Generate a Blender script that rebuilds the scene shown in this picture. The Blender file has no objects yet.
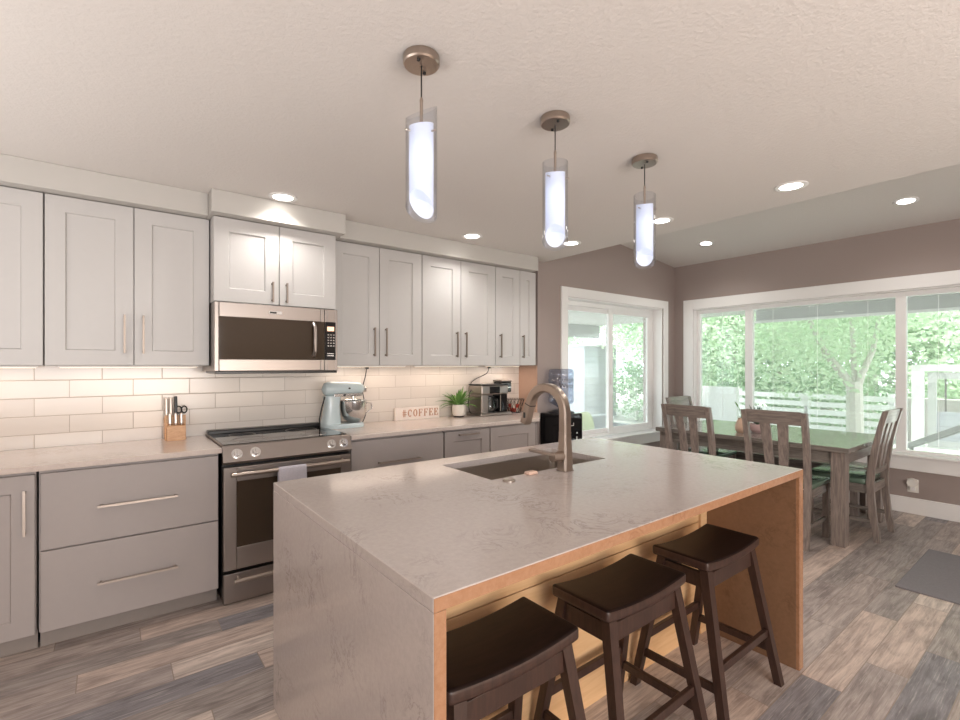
import bpy, bmesh, math, random
from mathutils import Vector, Matrix
random.seed(7)
C = bpy.context.scene.collection
SC = bpy.context.scene
PI = math.pi

# ------------------------------------------------------------------ camera
cd = bpy.data.cameras.new('camera'); cam = bpy.data.objects.new('camera', cd); C.objects.link(cam)
EYE = 1.3941
cam.location = (0, 0, EYE)
cam.rotation_euler = (PI/2, 0, math.radians(52.3454-90))
cd.sensor_width = 36; cd.lens = 478.0252/960*36; cd.shift_y = 5.0157/960
cd.clip_start = .05; cd.clip_end = 300
SC.camera = cam

# ------------------------------------------------------------------ world, sun, exposure
w = bpy.data.worlds.new('sky'); SC.world = w; w.use_nodes = True
bg = w.node_tree.nodes['Background']; bg.inputs[0].default_value = (.86, .94, 1, 1); bg.inputs[1].default_value = 4.8
def lamp(name, kind, loc, energy, color=(1, 1, 1), rot=(0, 0, 0), **kw):
    d = bpy.data.lights.new(name, kind); d.energy = energy; d.color = color
    for k, v in kw.items(): setattr(d, k, v)
    o = bpy.data.objects.new(name, d); C.objects.link(o); o.location = loc; o.rotation_euler = rot
    return o
sun = lamp('sun', 'SUN', (0, 0, 20), 9.0, (1, .96, .9), angle=math.radians(2))
sun.rotation_euler = Vector((.15, .30, -.94)).to_track_quat('-Z', 'Y').to_euler()
# added fill lights out of view: two aimed up, one warm, one neutral
lamp('fill_uplight_rear', 'AREA', (1.6, -1.9, 1.3), 57, (1, .96, .94), (math.radians(180-12), 0, 0), shape='RECTANGLE', size=4.0, size_y=1.6)
lamp('fill_uplight_left', 'AREA', (-1.35, 1.5, 1.15), 34, (1, .97, .95), (math.radians(180), math.radians(14), 0), shape='RECTANGLE', size=.9, size_y=3.0)
lamp('warm_fill', 'AREA', (1.6, -2.4, .75), 50, (1, .80, .62), (math.radians(90), 0, 0), shape='RECTANGLE', size=3.0, size_y=.8)
lamp('neutral_fill', 'AREA', (0, -3.1, 1.45), 110, (.97, .98, 1), (math.radians(90), 0, 0), shape='RECTANGLE', size=3.0, size_y=1.5)
SC.view_settings.view_transform = 'Standard'
try: SC.view_settings.look = 'None'
except Exception: pass
SC.view_settings.exposure = 0.0; SC.view_settings.gamma = 1.0; SC.view_settings.use_curve_mapping = False
SC.cycles.use_denoising = True
SC.cycles.max_bounces = 10; SC.cycles.diffuse_bounces = 5; SC.cycles.glossy_bounces = 5
SC.cycles.transmission_bounces = 8; SC.cycles.transparent_max_bounces = 16
SC.cycles.sample_clamp_indirect = 6; SC.cycles.caustics_reflective = False; SC.cycles.caustics_refractive = False

# ------------------------------------------------------------------ materials
def srgb(r, g, b):
    f = lambda c: (c/255/12.92 if c <= 10 else ((c/255+.055)/1.055)**2.4)
    return (f(r), f(g), f(b), 1)
class NT:
    def __init__(s, name):
        s.m = bpy.data.materials.new(name); s.m.use_nodes = True; s.t = s.m.node_tree; s.n = s.t.nodes
        s.p = s.n['Principled BSDF']; s.out = s.n['Material Output']
    def new(s, ty, **kw):
        n = s.n.new(ty)
        for k, v in kw.items(): setattr(n, k, v)
        return n
    def link(s, a, b): s.t.links.new(a, b)
    def put(s, inp, v):
        if isinstance(v, (int, float)): inp.default_value = v
        elif isinstance(v, (tuple, list)): inp.default_value = v
        else: s.link(v, inp)
    def math(s, op, a, b=None, c=None):
        n = s.new('ShaderNodeMath', operation=op); s.put(n.inputs[0], a)
        if b is not None: s.put(n.inputs[1], b)
        if c is not None: s.put(n.inputs[2], c)
        return n.outputs[0]
    def coord(s): return s.new('ShaderNodeTexCoord').outputs['Object']
    def mapping(s, v, scale=(1, 1, 1), loc=(0, 0, 0), rot=(0, 0, 0)):
        n = s.new('ShaderNodeMapping'); s.link(v, n.inputs[0]); n.inputs['Scale'].default_value = scale
        n.inputs['Location'].default_value = loc; n.inputs['Rotation'].default_value = rot; return n.outputs[0]
    def noise(s, v, scale=5, detail=4, rough=.5, dist=0):
        n = s.new('ShaderNodeTexNoise'); s.link(v, n.inputs['Vector']); n.inputs['Scale'].default_value = scale
        n.inputs['Detail'].default_value = detail; n.inputs['Roughness'].default_value = rough; n.inputs['Distortion'].default_value = dist
        return n.outputs['Fac']
    def ramp(s, f, stops, interp='LINEAR'):
        n = s.new('ShaderNodeValToRGB'); s.link(f, n.inputs[0]); e = n.color_ramp.elements; n.color_ramp.interpolation = interp
        while len(e) > 1: e.remove(e[-1])
        e[0].position, e[0].color = stops[0]
        for p, c in stops[1:]:
            q = e.new(p); q.color = c
        return n.outputs[0]
    def mix(s, f, a, b, mode='MIX'):
        n = s.new('ShaderNodeMix', data_type='RGBA', blend_type=mode)
        s.put(n.inputs['Factor'], f); s.put(n.inputs[6], a); s.put(n.inputs[7], b); return n.outputs[2]
    def bump(s, h, strength=.2, dist=.01):
        n = s.new('ShaderNodeBump'); n.inputs['Strength'].default_value = strength; n.inputs['Distance'].default_value = dist
        s.link(h, n.inputs['Height']); s.link(n.outputs[0], s.p.inputs['Normal'])
    def base(s, c=None, rough=.5, metal=0, spec=.5, coat=0):
        if c is not None: s.put(s.p.inputs['Base Color'], c)
        s.put(s.p.inputs['Roughness'], rough); s.put(s.p.inputs['Metallic'], metal)
        s.p.inputs['Specular IOR Level'].default_value = spec; s.p.inputs['Coat Weight'].default_value = coat
        return s.m
def g(v): return (v, v, v, 1)
def plain(name, c, rough=.5, metal=0, spec=.5, var=.06, scale=30, coat=0):
    t = NT(name); v = t.coord(); f = t.noise(v, scale, 3)
    d = tuple(max(0, x*(1-var)) for x in c[:3])+(1,); u = tuple(min(1, x*(1+var)) for x in c[:3])+(1,)
    return t.base(t.mix(f, d, u), rough, metal, spec, coat)
M = {}
M['upper_paint'] = plain('upper_paint', srgb(190, 188, 186), .38, spec=.4, var=.015)
M['lower_paint'] = plain('lower_paint', srgb(170, 162, 159), .42, spec=.4, var=.02)
M['tan_return'] = plain('tan_return', srgb(190, 158, 138), .55, var=.03)
M['kick'] = plain('kick', srgb(150, 141, 135), .6, var=.05)
M['carcase'] = plain('carcase', srgb(88, 78, 70), .7)
M['white_trim'] = plain('white_trim', srgb(242, 241, 240), .35, var=.01)
M['soffit'] = plain('soffit', srgb(187, 184, 179), .5, var=.01)
M['black_plastic'] = plain('black_plastic', (.012, .012, .012, 1), .3)
M['black_gloss'] = plain('black_gloss', (.008, .008, .009, 1), .06, coat=.3)
M['chrome'] = plain('chrome', (.75, .74, .73, 1), .14, metal=1, var=.02)
M['nickel'] = plain('nickel', srgb(190, 178, 168), .33, metal=1, var=.04, scale=80)
M['bronze'] = plain('bronze_nickel', srgb(150, 138, 128), .45, metal=1, var=.04, scale=80)
M['faucet'] = plain('faucet', srgb(176, 162, 151), .3, metal=1, var=.04, scale=90)
M['mixer_paint'] = plain('mixer_paint', srgb(200, 215, 218), .2, coat=.4, var=.02)
M['ceramic'] = plain('ceramic', srgb(235, 228, 220), .3, var=.02)
M['towel'] = plain('towel', srgb(196, 193, 202), .95, var=.3, scale=260)
M['copper_ink'] = plain('copper_ink', srgb(196, 150, 122), .45)
M['sign_white'] = plain('sign_white', srgb(240, 230, 222), .6, var=.03)
M['red_foil'] = plain('red_foil', srgb(190, 70, 55), .4, var=.2)
M['cream_foil'] = plain('cream_foil', srgb(230, 215, 200), .4, var=.2)
M['coffee'] = plain('coffee', (.03, .015, .01, 1), .3)
M['rug'] = plain('rug', srgb(126, 123, 126), .95, var=.18, scale=120)
M['seat_vinyl'] = plain('seat_vinyl', srgb(92, 112, 98), .26, coat=.2, var=.05)
M['outlet'] = plain('outlet', srgb(238, 236, 230), .4, var=.01)
M['terracotta'] = plain('terracotta', srgb(206, 176, 154), .6)
M['pink_bowl'] = plain('pink_bowl', srgb(204, 176, 174), .5)
M['pillow'] = plain('pillow', srgb(200, 206, 150), .9)
M['sponge'] = plain('sponge', srgb(222, 190, 172), .9, var=.15, scale=150)
M['sofa_grey'] = plain('sofa_grey', srgb(150, 152, 156), .9)
M['ext_white'] = plain('ext_white', srgb(222, 222, 222), .8, var=.03)
M['ext_grey'] = plain('ext_grey', srgb(172, 172, 172), .8, var=.03)
M['ext_roof'] = plain('ext_roof', srgb(214, 214, 214), .8, var=.02)
M['ext_dark'] = plain('ext_dark', srgb(90, 86, 84), .8, var=.03)
M['patio'] = plain('patio', srgb(224, 222, 218), .9, var=.08, scale=8)
M['gravel'] = plain('gravel', srgb(160, 158, 152), .95, var=.15, scale=12)
M['grass'] = plain('grass', srgb(120, 150, 90), .95, var=.3, scale=6)

def wallpaint(name, c, bump=.15):
    t = NT(name); v = t.coord(); t.bump(t.noise(v, 180, 3), bump, .004)
    return t.base(c, .75, spec=.25)
M['wall_taupe'] = wallpaint('wall_taupe', srgb(162, 149, 144))
M['wall_light'] = wallpaint('wall_light', srgb(205, 195, 188))
t = NT('ceiling_paint'); v = t.coord()
t.bump(t.noise(v, 55, 5, .65), .5, .006)
M['ceiling'] = t.base(srgb(222, 218, 214), .85, spec=.2)

def floor_mat():
    t = NT('wood_look_tile'); v = t.coord(); s = t.new('ShaderNodeSeparateXYZ'); t.link(v, s.inputs[0])
    PW, PL = .1525, .92
    yy = t.math('DIVIDE', t.math('ADD', s.outputs[1], 20-.845+PW*6), PW); row = t.math('FLOOR', yy); fy = t.math('FRACT', yy)
    xo = t.math('ADD', t.math('DIVIDE', s.outputs[0], PL), t.math('MULTIPLY', row, .37)); xo = t.math('ADD', xo, 40.0)
    col = t.math('FLOOR', xo); fx = t.math('FRACT', xo)
    cv = t.new('ShaderNodeCombineXYZ'); t.link(row, cv.inputs[0]); t.link(col, cv.inputs[1])
    wn = t.new('ShaderNodeTexWhiteNoise', noise_dimensions='2D'); t.link(cv.outputs[0], wn.inputs['Vector'])
    rnd = wn.outputs['Value']; rc = wn.outputs['Color']
    vm = t.new('ShaderNodeVectorMath', operation='MULTIPLY_ADD'); t.link(rc, vm.inputs[0]); vm.inputs[1].default_value = (9, 9, 9); t.link(v, vm.inputs[2])
    long = t.noise(t.mapping(vm.outputs[0], (1.3, 15, 1)), 2.2, 6, .65, .8)
    fine = t.noise(t.mapping(vm.outputs[0], (4, 110, 1)), 2, 4, .6)
    blot = t.noise(t.mapping(vm.outputs[0], (2.2, 6, 1)), 2.0, 5, .6, .6)
    tone = t.ramp(rnd, [(0, srgb(184, 171, 164)), (.18, srgb(206, 187, 175)), (.34, srgb(146, 142, 146)), (.48, srgb(218, 203, 192)), (.62, srgb(174, 162, 157)), (.76, srgb(210, 195, 185)), (.88, srgb(166, 156, 151)), (1, srgb(224, 211, 202))], 'CONSTANT')
    c = t.mix(t.math('MULTIPLY', t.ramp(long, [(.40, g(0)), (.60, g(1))]), .48), tone, t.mix(1, tone, srgb(150, 144, 144), 'MULTIPLY'))
    c = t.mix(t.math('MULTIPLY', t.ramp(blot, [(.46, g(0)), (.64, g(1))]), .42), c, t.mix(1, c, srgb(158, 154, 156), 'MULTIPLY'))
    c = t.mix(t.math('MULTIPLY', t.ramp(fine, [(.54, g(0)), (.7, g(1))]), .35), c, srgb(222, 212, 204))
    c = t.mix(t.math('MULTIPLY', t.ramp(fine, [(.3, g(1)), (.44, g(0))]), .4), c, srgb(104, 94, 90))
    ew = t.math('LESS_THAN', t.math('MINIMUM', fy, t.math('SUBTRACT', 1, fy)), .013)
    ex = t.math('LESS_THAN', t.math('MINIMUM', fx, t.math('SUBTRACT', 1, fx)), .0022)
    gr = t.math('MAXIMUM', ew, ex)
    c = t.mix(gr, c, srgb(146, 132, 122))
    t.bump(t.math('SUBTRACT', t.math('MULTIPLY', long, .3), gr), .25, .002)
    return t.base(c, t.math('ADD', .34, t.math('MULTIPLY', blot, .2)), spec=.4)
M['floor'] = floor_mat()

def tile_mat():
    t = NT('subway_tile'); v = t.coord(); s = t.new('ShaderNodeSeparateXYZ'); t.link(v, s.inputs[0])
    TH, TL = .104, .307
    zz = t.math('DIVIDE', t.math('SUBTRACT', s.outputs[2], .993-TH*10), TH); row = t.math('FLOOR', zz); fz = t.math('FRACT', zz)
    odd = t.math('MODULO', row, 2)
    xx = t.math('ADD', t.math('DIVIDE', t.math('ADD', s.outputs[0], .35+TL*20), TL), t.math('MULTIPLY', t.math('SUBTRACT', 1, odd), .5))
    xx = xx; fx = t.math('FRACT', xx); col = t.math('FLOOR', xx)
    dz = t.math('MULTIPLY', t.math('MINIMUM', fz, t.math('SUBTRACT', 1, fz)), TH)
    dx = t.math('MULTIPLY', t.math('MINIMUM', fx, t.math('SUBTRACT', 1, fx)), TL)
    d = t.math('MINIMUM', dz, dx)
    gr = t.math('LESS_THAN', d, .0016)
    cv = t.new('ShaderNodeCombineXYZ'); t.link(row, cv.inputs[0]); t.link(col, cv.inputs[1])
    wn = t.new('ShaderNodeTexWhiteNoise', noise_dimensions='2D'); t.link(cv.outputs[0], wn.inputs['Vector'])
    c = t.mix(wn.outputs['Value'], srgb(214, 206, 198), srgb(223, 216, 208))
    c = t.mix(gr, c, srgb(184, 173, 163))
    t.bump(t.math('MINIMUM', d, .004), .6, .4)
    return t.base(c, .16, spec=.5)
M['tile'] = tile_mat()

def quartz(name, base, vein, edge):
    t = NT(name); v = t.coord()
    n1 = t.noise(t.mapping(v, (1, 1, 1)), 7, 8, .65, 2.2)
    ve = t.ramp(n1, [(.470, g(0)), (.497, g(1)), (.503, g(1)), (.53, g(0))])
    n2 = t.noise(v, 4, 3, .5); msk = t.ramp(n2, [(.5, g(0)), (.66, g(1))])
    n3 = t.noise(v, 60, 5, .7)
    c = t.mix(t.ramp(n3, [(.35, g(0)), (.65, g(1))]), base, edge)
    c = t.mix(t.math('MULTIPLY', t.math('MULTIPLY', ve, msk), .6), c, vein)
    return t.base(c, .13, spec=.5)
M['quartz'] = quartz('quartz', srgb(187, 177, 172), srgb(140, 130, 125), srgb(195, 185, 180))
M['quartz_counter'] = quartz('quartz_counter', srgb(202, 189, 181), srgb(176, 163, 155), srgb(209, 197, 189))

def wood(name, a, b, scale=(1, 1, 1), rough=.5, s=6, coat=0, spec=.5):
    t = NT(name); v = t.coord(); n = t.noise(t.mapping(v, scale), s, 6, .6, .7)
    f = t.ramp(n, [(.32, g(0)), (.68, g(1))])
    n2 = t.noise(t.mapping(v, tuple(q*5 for q in scale)), s, 2, .5)
    c = t.mix(f, a, b); c = t.mix(t.math('MULTIPLY', n2, .25), c, a)
    return t.base(c, rough, spec=spec, coat=coat)
M['maple'] = wood('maple', srgb(216, 174, 130), srgb(230, 194, 150), (1, 1, 9), .45, 4)
M['maple_h'] = wood('maple_h', srgb(214, 172, 126), srgb(230, 192, 148), (1, 6, 12), .45, 3)
M['brown_panel'] = quartz('brown_panel', srgb(122, 92, 68), srgb(92, 66, 46), srgb(130, 98, 74))
M['brown_panel'].node_tree.nodes['Principled BSDF'].inputs['Roughness'].default_value = .45
M['edge_warm_cast'] = quartz('edge_warm_cast', srgb(154, 114, 85), srgb(118, 85, 60), srgb(166, 126, 97))  # quartz edge colour with a warm light cast mixed in
M['grey_wood_x'] = wood('grey_wood_along_x', srgb(104, 96, 91), srgb(150, 138, 130), (1.2, 14, 14), .3, 5, coat=.25)
M['grey_wood_y'] = wood('grey_wood_along_y', srgb(100, 94, 90), srgb(144, 136, 128), (14, 1.2, 14), .24, 5, coat=.35)
M['grey_wood_z'] = wood('grey_wood_along_z', srgb(106, 97, 92), srgb(156, 142, 134), (14, 14, 1.2), .35, 5, coat=.15)
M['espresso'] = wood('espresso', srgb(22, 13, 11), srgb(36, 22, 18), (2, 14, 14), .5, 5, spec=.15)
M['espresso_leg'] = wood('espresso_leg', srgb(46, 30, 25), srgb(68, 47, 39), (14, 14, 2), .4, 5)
M['block_wood'] = wood('block_wood', srgb(196, 148, 106), srgb(220, 176, 134), (3, 3, 14), .45, 8)
M['bark'] = wood('bark', srgb(172, 168, 160), srgb(198, 194, 186), (8, 8, 1.5), .9, 5)
def steel_mat(name, c, rough, sc):
    t = NT(name); v = t.coord(); n = t.noise(t.mapping(v, sc), 8, 3)
    return t.base(t.mix(n, tuple(x*.97 for x in c[:3])+(1,), c), t.math('ADD', rough-.02, t.math('MULTIPLY', n, .04)), 1)
M['steel'] = steel_mat('steel', srgb(164, 155, 149), .36, (3, 3, 260))
M['sink_steel'] = steel_mat('sink_steel', srgb(200, 192, 184), .32, (200, 3, 3))

def thin_glass(name, tint, refl, rough=0.0, pw=4, k=.55, veil=0):
    t = NT(name); t.n.remove(t.p); tr = t.new('ShaderNodeBsdfTransparent'); tr.inputs[0].default_value = tint
    gl = t.new('ShaderNodeBsdfGlossy'); gl.inputs['Roughness'].default_value = rough
    lw = t.new('ShaderNodeLayerWeight'); lw.inputs[0].default_value = .5
    f = t.math('ADD', refl, t.math('MULTIPLY', t.math('POWER', lw.outputs['Facing'], pw), k))
    mx = t.new('ShaderNodeMixShader'); t.link(f, mx.inputs[0]); t.link(tr.outputs[0], mx.inputs[1]); t.link(gl.outputs[0], mx.inputs[2])
    sh = mx.outputs[0]
    if veil:  # whitish haze over the view, put into the glass
        ts = t.new('ShaderNodeBsdfTranslucent'); ts.inputs[0].default_value = (1, 1, 1, 1)
        m2 = t.new('ShaderNodeMixShader'); m2.inputs[0].default_value = veil; t.link(sh, m2.inputs[1]); t.link(ts.outputs[0], m2.inputs[2]); sh = m2.outputs[0]
    t.link(sh, t.out.inputs[0]); return t.m
M['pane'] = thin_glass('window_glass', (.96, .99, .97, 1), .03, veil=.11)
M['clear_glass'] = thin_glass('clear_glass', (.95, .96, .98, 1), .06, 0, 2.5, .9)
M['carafe_glass'] = thin_glass('carafe_glass', (.8, .82, .82, 1), .08)
M['bottle_plastic'] = thin_glass('bottle_plastic', (.70, .73, .81, 1), .10, .1)
M['dark_glass'] = plain('dark_glass', (.05, .034, .022, 1), .05, coat=0)
def emit(name, c, s):
    t = NT(name); t.p.inputs['Base Color'].default_value = (.8, .8, .8, 1)
    t.p.inputs['Emission Color'].default_value = c; t.p.inputs['Emission Strength'].default_value = s; return t.m
M['lens'] = emit('downlight_lens', (1, .95, .88, 1), 9)
M['led'] = emit('led_strip', (1, .78, .55, 1), 1.6)
M['bulb'] = emit('bulb_glow', (.9, .94, 1, 1), 1.3)
M['orange_display'] = emit('orange_display', (1, .35, .06, 1), 1.2)
def opal():
    t = NT('opal_glass'); t.n.remove(t.p)
    a = t.new('ShaderNodeBsdfTranslucent'); a.inputs[0].default_value = (.9, .93, 1, 1)
    b = t.new('ShaderNodeBsdfDiffuse'); b.inputs[0].default_value = (.9, .92, .97, 1)
    e = t.new('ShaderNodeEmission'); e.inputs[0].default_value = (.80, .85, 1, 1); e.inputs[1].default_value = .2
    m1 = t.new('ShaderNodeMixShader'); m1.inputs[0].default_value = .5; t.link(a.outputs[0], m1.inputs[1]); t.link(b.outputs[0], m1.inputs[2])
    ad = t.new('ShaderNodeAddShader'); t.link(m1.outputs[0], ad.inputs[0]); t.link(e.outputs[0], ad.inputs[1])
    t.link(ad.outputs[0], t.out.inputs[0]); return t.m
M['opal'] = opal()
def leafmat(name, a, b, tr=.35):
    t = NT(name); v = t.coord(); n = t.noise(v, 3.1, 2); c = t.mix(t.ramp(n, [(.3, g(0)), (.7, g(1))]), a, b)
    t.base(c, .6, spec=.3)
    ts = t.new('ShaderNodeBsdfTranslucent'); t.link(c, ts.inputs[0])
    mx = t.new('ShaderNodeMixShader'); mx.inputs[0].default_value = tr
    t.link(t.p.outputs[0], mx.inputs[1]); t.link(ts.outputs[0], mx.inputs[2]); t.link(mx.outputs[0], t.out.inputs[0]); return t.m
M['leaf'] = leafmat('leaf', srgb(84, 128, 62), srgb(130, 168, 96), .2)
M['succulent'] = leafmat('succulent', srgb(58, 74, 62), srgb(96, 112, 96), .1)
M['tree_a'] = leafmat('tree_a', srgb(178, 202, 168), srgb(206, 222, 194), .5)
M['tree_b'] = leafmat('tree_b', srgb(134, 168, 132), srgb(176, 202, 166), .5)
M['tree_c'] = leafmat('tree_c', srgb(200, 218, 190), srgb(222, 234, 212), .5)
t = NT('siding'); v = t.coord(); s = t.new('ShaderNodeSeparateXYZ'); t.link(v, s.inputs[0])
fz = t.math('FRACT', t.math('DIVIDE', s.outputs[2], .2)); t.bump(fz, 1, .03)
M['siding'] = t.base(t.mix(t.math('LESS_THAN', fz, .07), srgb(168, 170, 178), srgb(138, 140, 148)), .8)
t = NT('stone_wall'); v = t.coord(); b = t.new('ShaderNodeTexBrick'); t.link(t.mapping(v, (1, 1, 1), rot=(PI/2, 0, PI/2)), b.inputs['Vector'])
b.inputs['Color1'].default_value = srgb(214, 208, 202); b.inputs['Color2'].default_value = srgb(196, 190, 186); b.inputs['Mortar'].default_value = srgb(170, 165, 160)
b.inputs['Scale'].default_value = 1; b.inputs['Brick Width'].default_value = .45; b.inputs['Row Height'].default_value = .16; b.inputs['Mortar Size'].default_value = .012
M['stone'] = t.base(b.outputs[0], .9)

# ------------------------------------------------------------------ mesh helpers
class MB:
    def __init__(s): s.bm = bmesh.new(); s.round = False
    def box(s, x0, x1, y0, y1, z0, z1, bev=0, seg=2, mat=None, slot=0):
        r = bmesh.ops.create_cube(s.bm, size=1); vs = r['verts']
        for v in vs:
            v.co = Vector(((x0+x1)/2+v.co.x*(x1-x0), (y0+y1)/2+v.co.y*(y1-y0), (z0+z1)/2+v.co.z*(z1-z0)))
        if bev:
            es = list({e for v in vs for e in v.link_edges}); bmesh.ops.bevel(s.bm, geom=es, offset=bev, segments=seg, affect='EDGES', profile=.5)
        elif mat: bmesh.ops.transform(s.bm, matrix=mat, verts=vs)
        if slot:
            for f in {f for v in vs if v.is_valid for f in v.link_faces}: f.material_index = slot
        return s
    def obox(s, mat, sx, sy, sz, bev=0):
        r = bmesh.ops.create_cube(s.bm, size=1); vs = r['verts']
        for v in vs: v.co = Vector((v.co.x*sx, v.co.y*sy, v.co.z*sz))
        if bev:
            es = list({e for v in vs for e in v.link_edges})
            n = bmesh.ops.bevel(s.bm, geom=es, offset=bev, segments=2, affect='EDGES', profile=.5)
            vs = list(set(n['verts']) | {v for v in vs if v.is_valid})
            vs = list({v for f in n['faces'] for v in f.verts} | set(v for v in vs if v.is_valid))
        bmesh.ops.transform(s.bm, matrix=mat, verts=vs); return s
    def bar(s, p0, p1, w, d, up=(0, 0, 1), w1=None, d1=None, bev=0):
        p0, p1 = Vector(p0), Vector(p1); ax = (p1-p0).normalized(); u = Vector(up)
        if abs(ax.dot(u)) > .97: u = Vector((0, 1, 0))
        a = ax.cross(u).normalized(); b = a.cross(ax).normalized()
        w1 = w if w1 is None else w1; d1 = d if d1 is None else d1
        q = []
        for p, ww, dd in ((p0, w, d), (p1, w1, d1)):
            q.append([s.bm.verts.new(p+a*ww/2*i+b*dd/2*j) for i, j in ((-1, -1), (1, -1), (1, 1), (-1, 1))])
        fs = [s.bm.faces.new(q[0][::-1]), s.bm.faces.new(q[1])]
        for i in range(4): fs.append(s.bm.faces.new((q[0][i], q[0][(i+1) % 4], q[1][(i+1) % 4], q[1][i])))
        if bev: bmesh.ops.bevel(s.bm, geom=list({e for f in fs for e in f.edges}), offset=bev, segments=2, affect='EDGES', profile=.5)
        return s
    def ring_tube(s, rings, closed=False, cap=True):
        s.round = True; R = [[s.bm.verts.new(p) for p in r] for r in rings]; n = len(R[0])
        for i in range(len(R)-1+(1 if closed else 0)):
            a, b = R[i], R[(i+1) % len(R)]
            for k in range(n): s.bm.faces.new((a[k], a[(k+1) % n], b[(k+1) % n], b[k]))
        if cap and not closed:
            s.bm.faces.new(R[0][::-1]); s.bm.faces.new(R[-1])
        return s
    def tube(s, pts, r, seg=10, closed=False, rx=None, square=False):
        pts = [Vector(p) for p in pts]; rings = []; n = len(pts); up = None
        for i, p in enumerate(pts):
            if closed: tan = (pts[(i+1) % n]-pts[i-1]).normalized()
            else: tan = (pts[min(i+1, n-1)]-pts[max(i-1, 0)]).normalized()
            if up is None:
                up = Vector((0, 0, 1)) if abs(tan.z) < .9 else Vector((1, 0, 0))
            a = tan.cross(up).normalized(); b = a.cross(tan).normalized(); up = b
            rr = r[i] if isinstance(r, (list, tuple)) else r
            if square:
                q = []
                for (i1, j1) in ((-1, -.7), (-.7, -1), (.7, -1), (1, -.7), (1, .7), (.7, 1), (-.7, 1), (-1, .7)):
                    q.append(p+a*rr*i1+b*rr*j1)
                rings.append(q)
            else:
                rings.append([p+(a*math.cos(2*PI*k/seg)+b*math.sin(2*PI*k/seg))*rr for k in range(seg)])
        return s.ring_tube(rings, closed)
    def cyl(s, p0, p1, r, r1=None, seg=24): return s.tube([p0, p1], [r, r if r1 is None else r1], seg)
    def lathe(s, prof, c=(0, 0, 0), seg=32, cap=True, sx=1, sy=1):
        rings = [[Vector((c[0]+r*sx*math.cos(2*PI*k/seg), c[1]+r*sy*math.sin(2*PI*k/seg), c[2]+z)) for k in range(seg)] for r, z in prof]
        return s.ring_tube(rings, False, cap)
    def sphere(s, c, rx, ry=None, rz=None, seg=20):
        s.round = True; ry = rx if ry is None else ry; rz = rx if rz is None else rz
        bmesh.ops.create_uvsphere(s.bm, u_segments=seg, v_segments=seg//2, radius=1, matrix=Matrix.Translation(c) @ Matrix.Diagonal((rx, ry, rz, 1))); return s
    def prism(s, poly, z0, z1, bev=0):
        a = [s.bm.verts.new((x, y, z0)) for x, y in poly]; b = [s.bm.verts.new((x, y, z1)) for x, y in poly]; n = len(poly)
        fs = [s.bm.faces.new(a[::-1]), s.bm.faces.new(b)]
        for i in range(n): fs.append(s.bm.faces.new((a[i], a[(i+1) % n], b[(i+1) % n], b[i])))
        if bev: bmesh.ops.bevel(s.bm, geom=list({e for f in fs for e in f.edges}), offset=bev, segments=2, affect='EDGES', profile=.5)
        return s
    def quad(s, a, b, c, d): s.bm.faces.new([s.bm.verts.new(p) for p in (a, b, c, d)]); return s
    def grid(s, fn, nu, nv):
        s.round = True
        V = [[s.bm.verts.new(fn(i/nu, j/nv)) for j in range(nv+1)] for i in range(nu+1)]
        for i in range(nu):
            for j in range(nv): s.bm.faces.new((V[i][j], V[i+1][j], V[i+1][j+1], V[i][j+1]))
        return s
    def build(s, name, mat, parent=None, smooth=True, world=True, angle=35):
        if not s.round: angle = 12
        bmesh.ops.recalc_face_normals(s.bm, faces=s.bm.faces)
        me = bpy.data.meshes.new(name); off = Vector((0, 0, 0))
        if parent is not None and world:
            p = parent
            while p is not None: off += Vector(p.location); p = p.parent
        if off.length: bmesh.ops.translate(s.bm, vec=-off, verts=s.bm.verts)
        s.bm.to_mesh(me); s.bm.free()
        for m in (mat if isinstance(mat, (list, tuple)) else [mat]): me.materials.append(m)
        if smooth:
            me.polygons.foreach_set('use_smooth', [True]*len(me.polygons))
            try: me.set_sharp_from_angle(angle=math.radians(angle))
            except Exception: pass
        o = bpy.data.objects.new(name, me); C.objects.link(o)
        if parent is not None: o.parent = parent
        return o
def tag(o, label=None, cat=None, group=None, kind=None):
    if label: o['label'] = label
    if cat: o['category'] = cat
    if group: o['group'] = group
    if kind: o['kind'] = kind
    return o
def thing(name, label, cat, loc=(0, 0, 0), rz=0, group=None):
    o = bpy.data.objects.new(name, None); C.objects.link(o); o.location = loc; o.rotation_euler = (0, 0, rz)
    o.empty_display_size = .1
    return tag(o, label, cat, group)
def dup(root, loc, rz=0, label=None, group=None):
    def cp(o, par):
        c = o.copy(); C.objects.link(c)
        if par is not None: c.parent = par
        for ch in list(o.children): cp(ch, c)
        return c
    c = cp(root, None); c.location = loc; c.rotation_euler = (0, 0, rz)
    if label: c['label'] = label
    if group: c['group'] = group
    return c
def struct(o, name_label=None):
    o['kind'] = 'structure'; return o

# ------------------------------------------------------------------ room shell
CEIL = 2.44; WB = 3.746; WD = 3.466; XW = 5.954; X0 = -2.6; Y0 = -3.2; XE = 3.47
struct(MB().box(X0, XW, Y0, WB, -.1, 0).build('floor', M['floor']))
struct(MB().box(X0, XE, Y0, WB, CEIL, CEIL+.1).build('ceiling', M['ceiling']))
def zd(x): return 2.972-.1125*(x-XE)
cb = MB()
pts = [(XE, 2.44), (XE, zd(XE)+.1), (XW+.15, zd(XW+.15)+.1), (XW+.15, zd(XW+.15)), (XE+.02, zd(XE+.02)), (XE+.02, 2.44)]
a = [cb.bm.verts.new((x, Y0, z)) for x, z in pts]; b = [cb.bm.verts.new((x, WB, z)) for x, z in pts]
cb.bm.faces.new(a); cb.bm.faces.new(b[::-1])
for i in range(6): cb.bm.faces.new((a[i], b[i], b[(i+1) % 6], a[(i+1) % 6]))
struct(cb.build('ceiling_dining', M['ceiling'], smooth=False))
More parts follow.
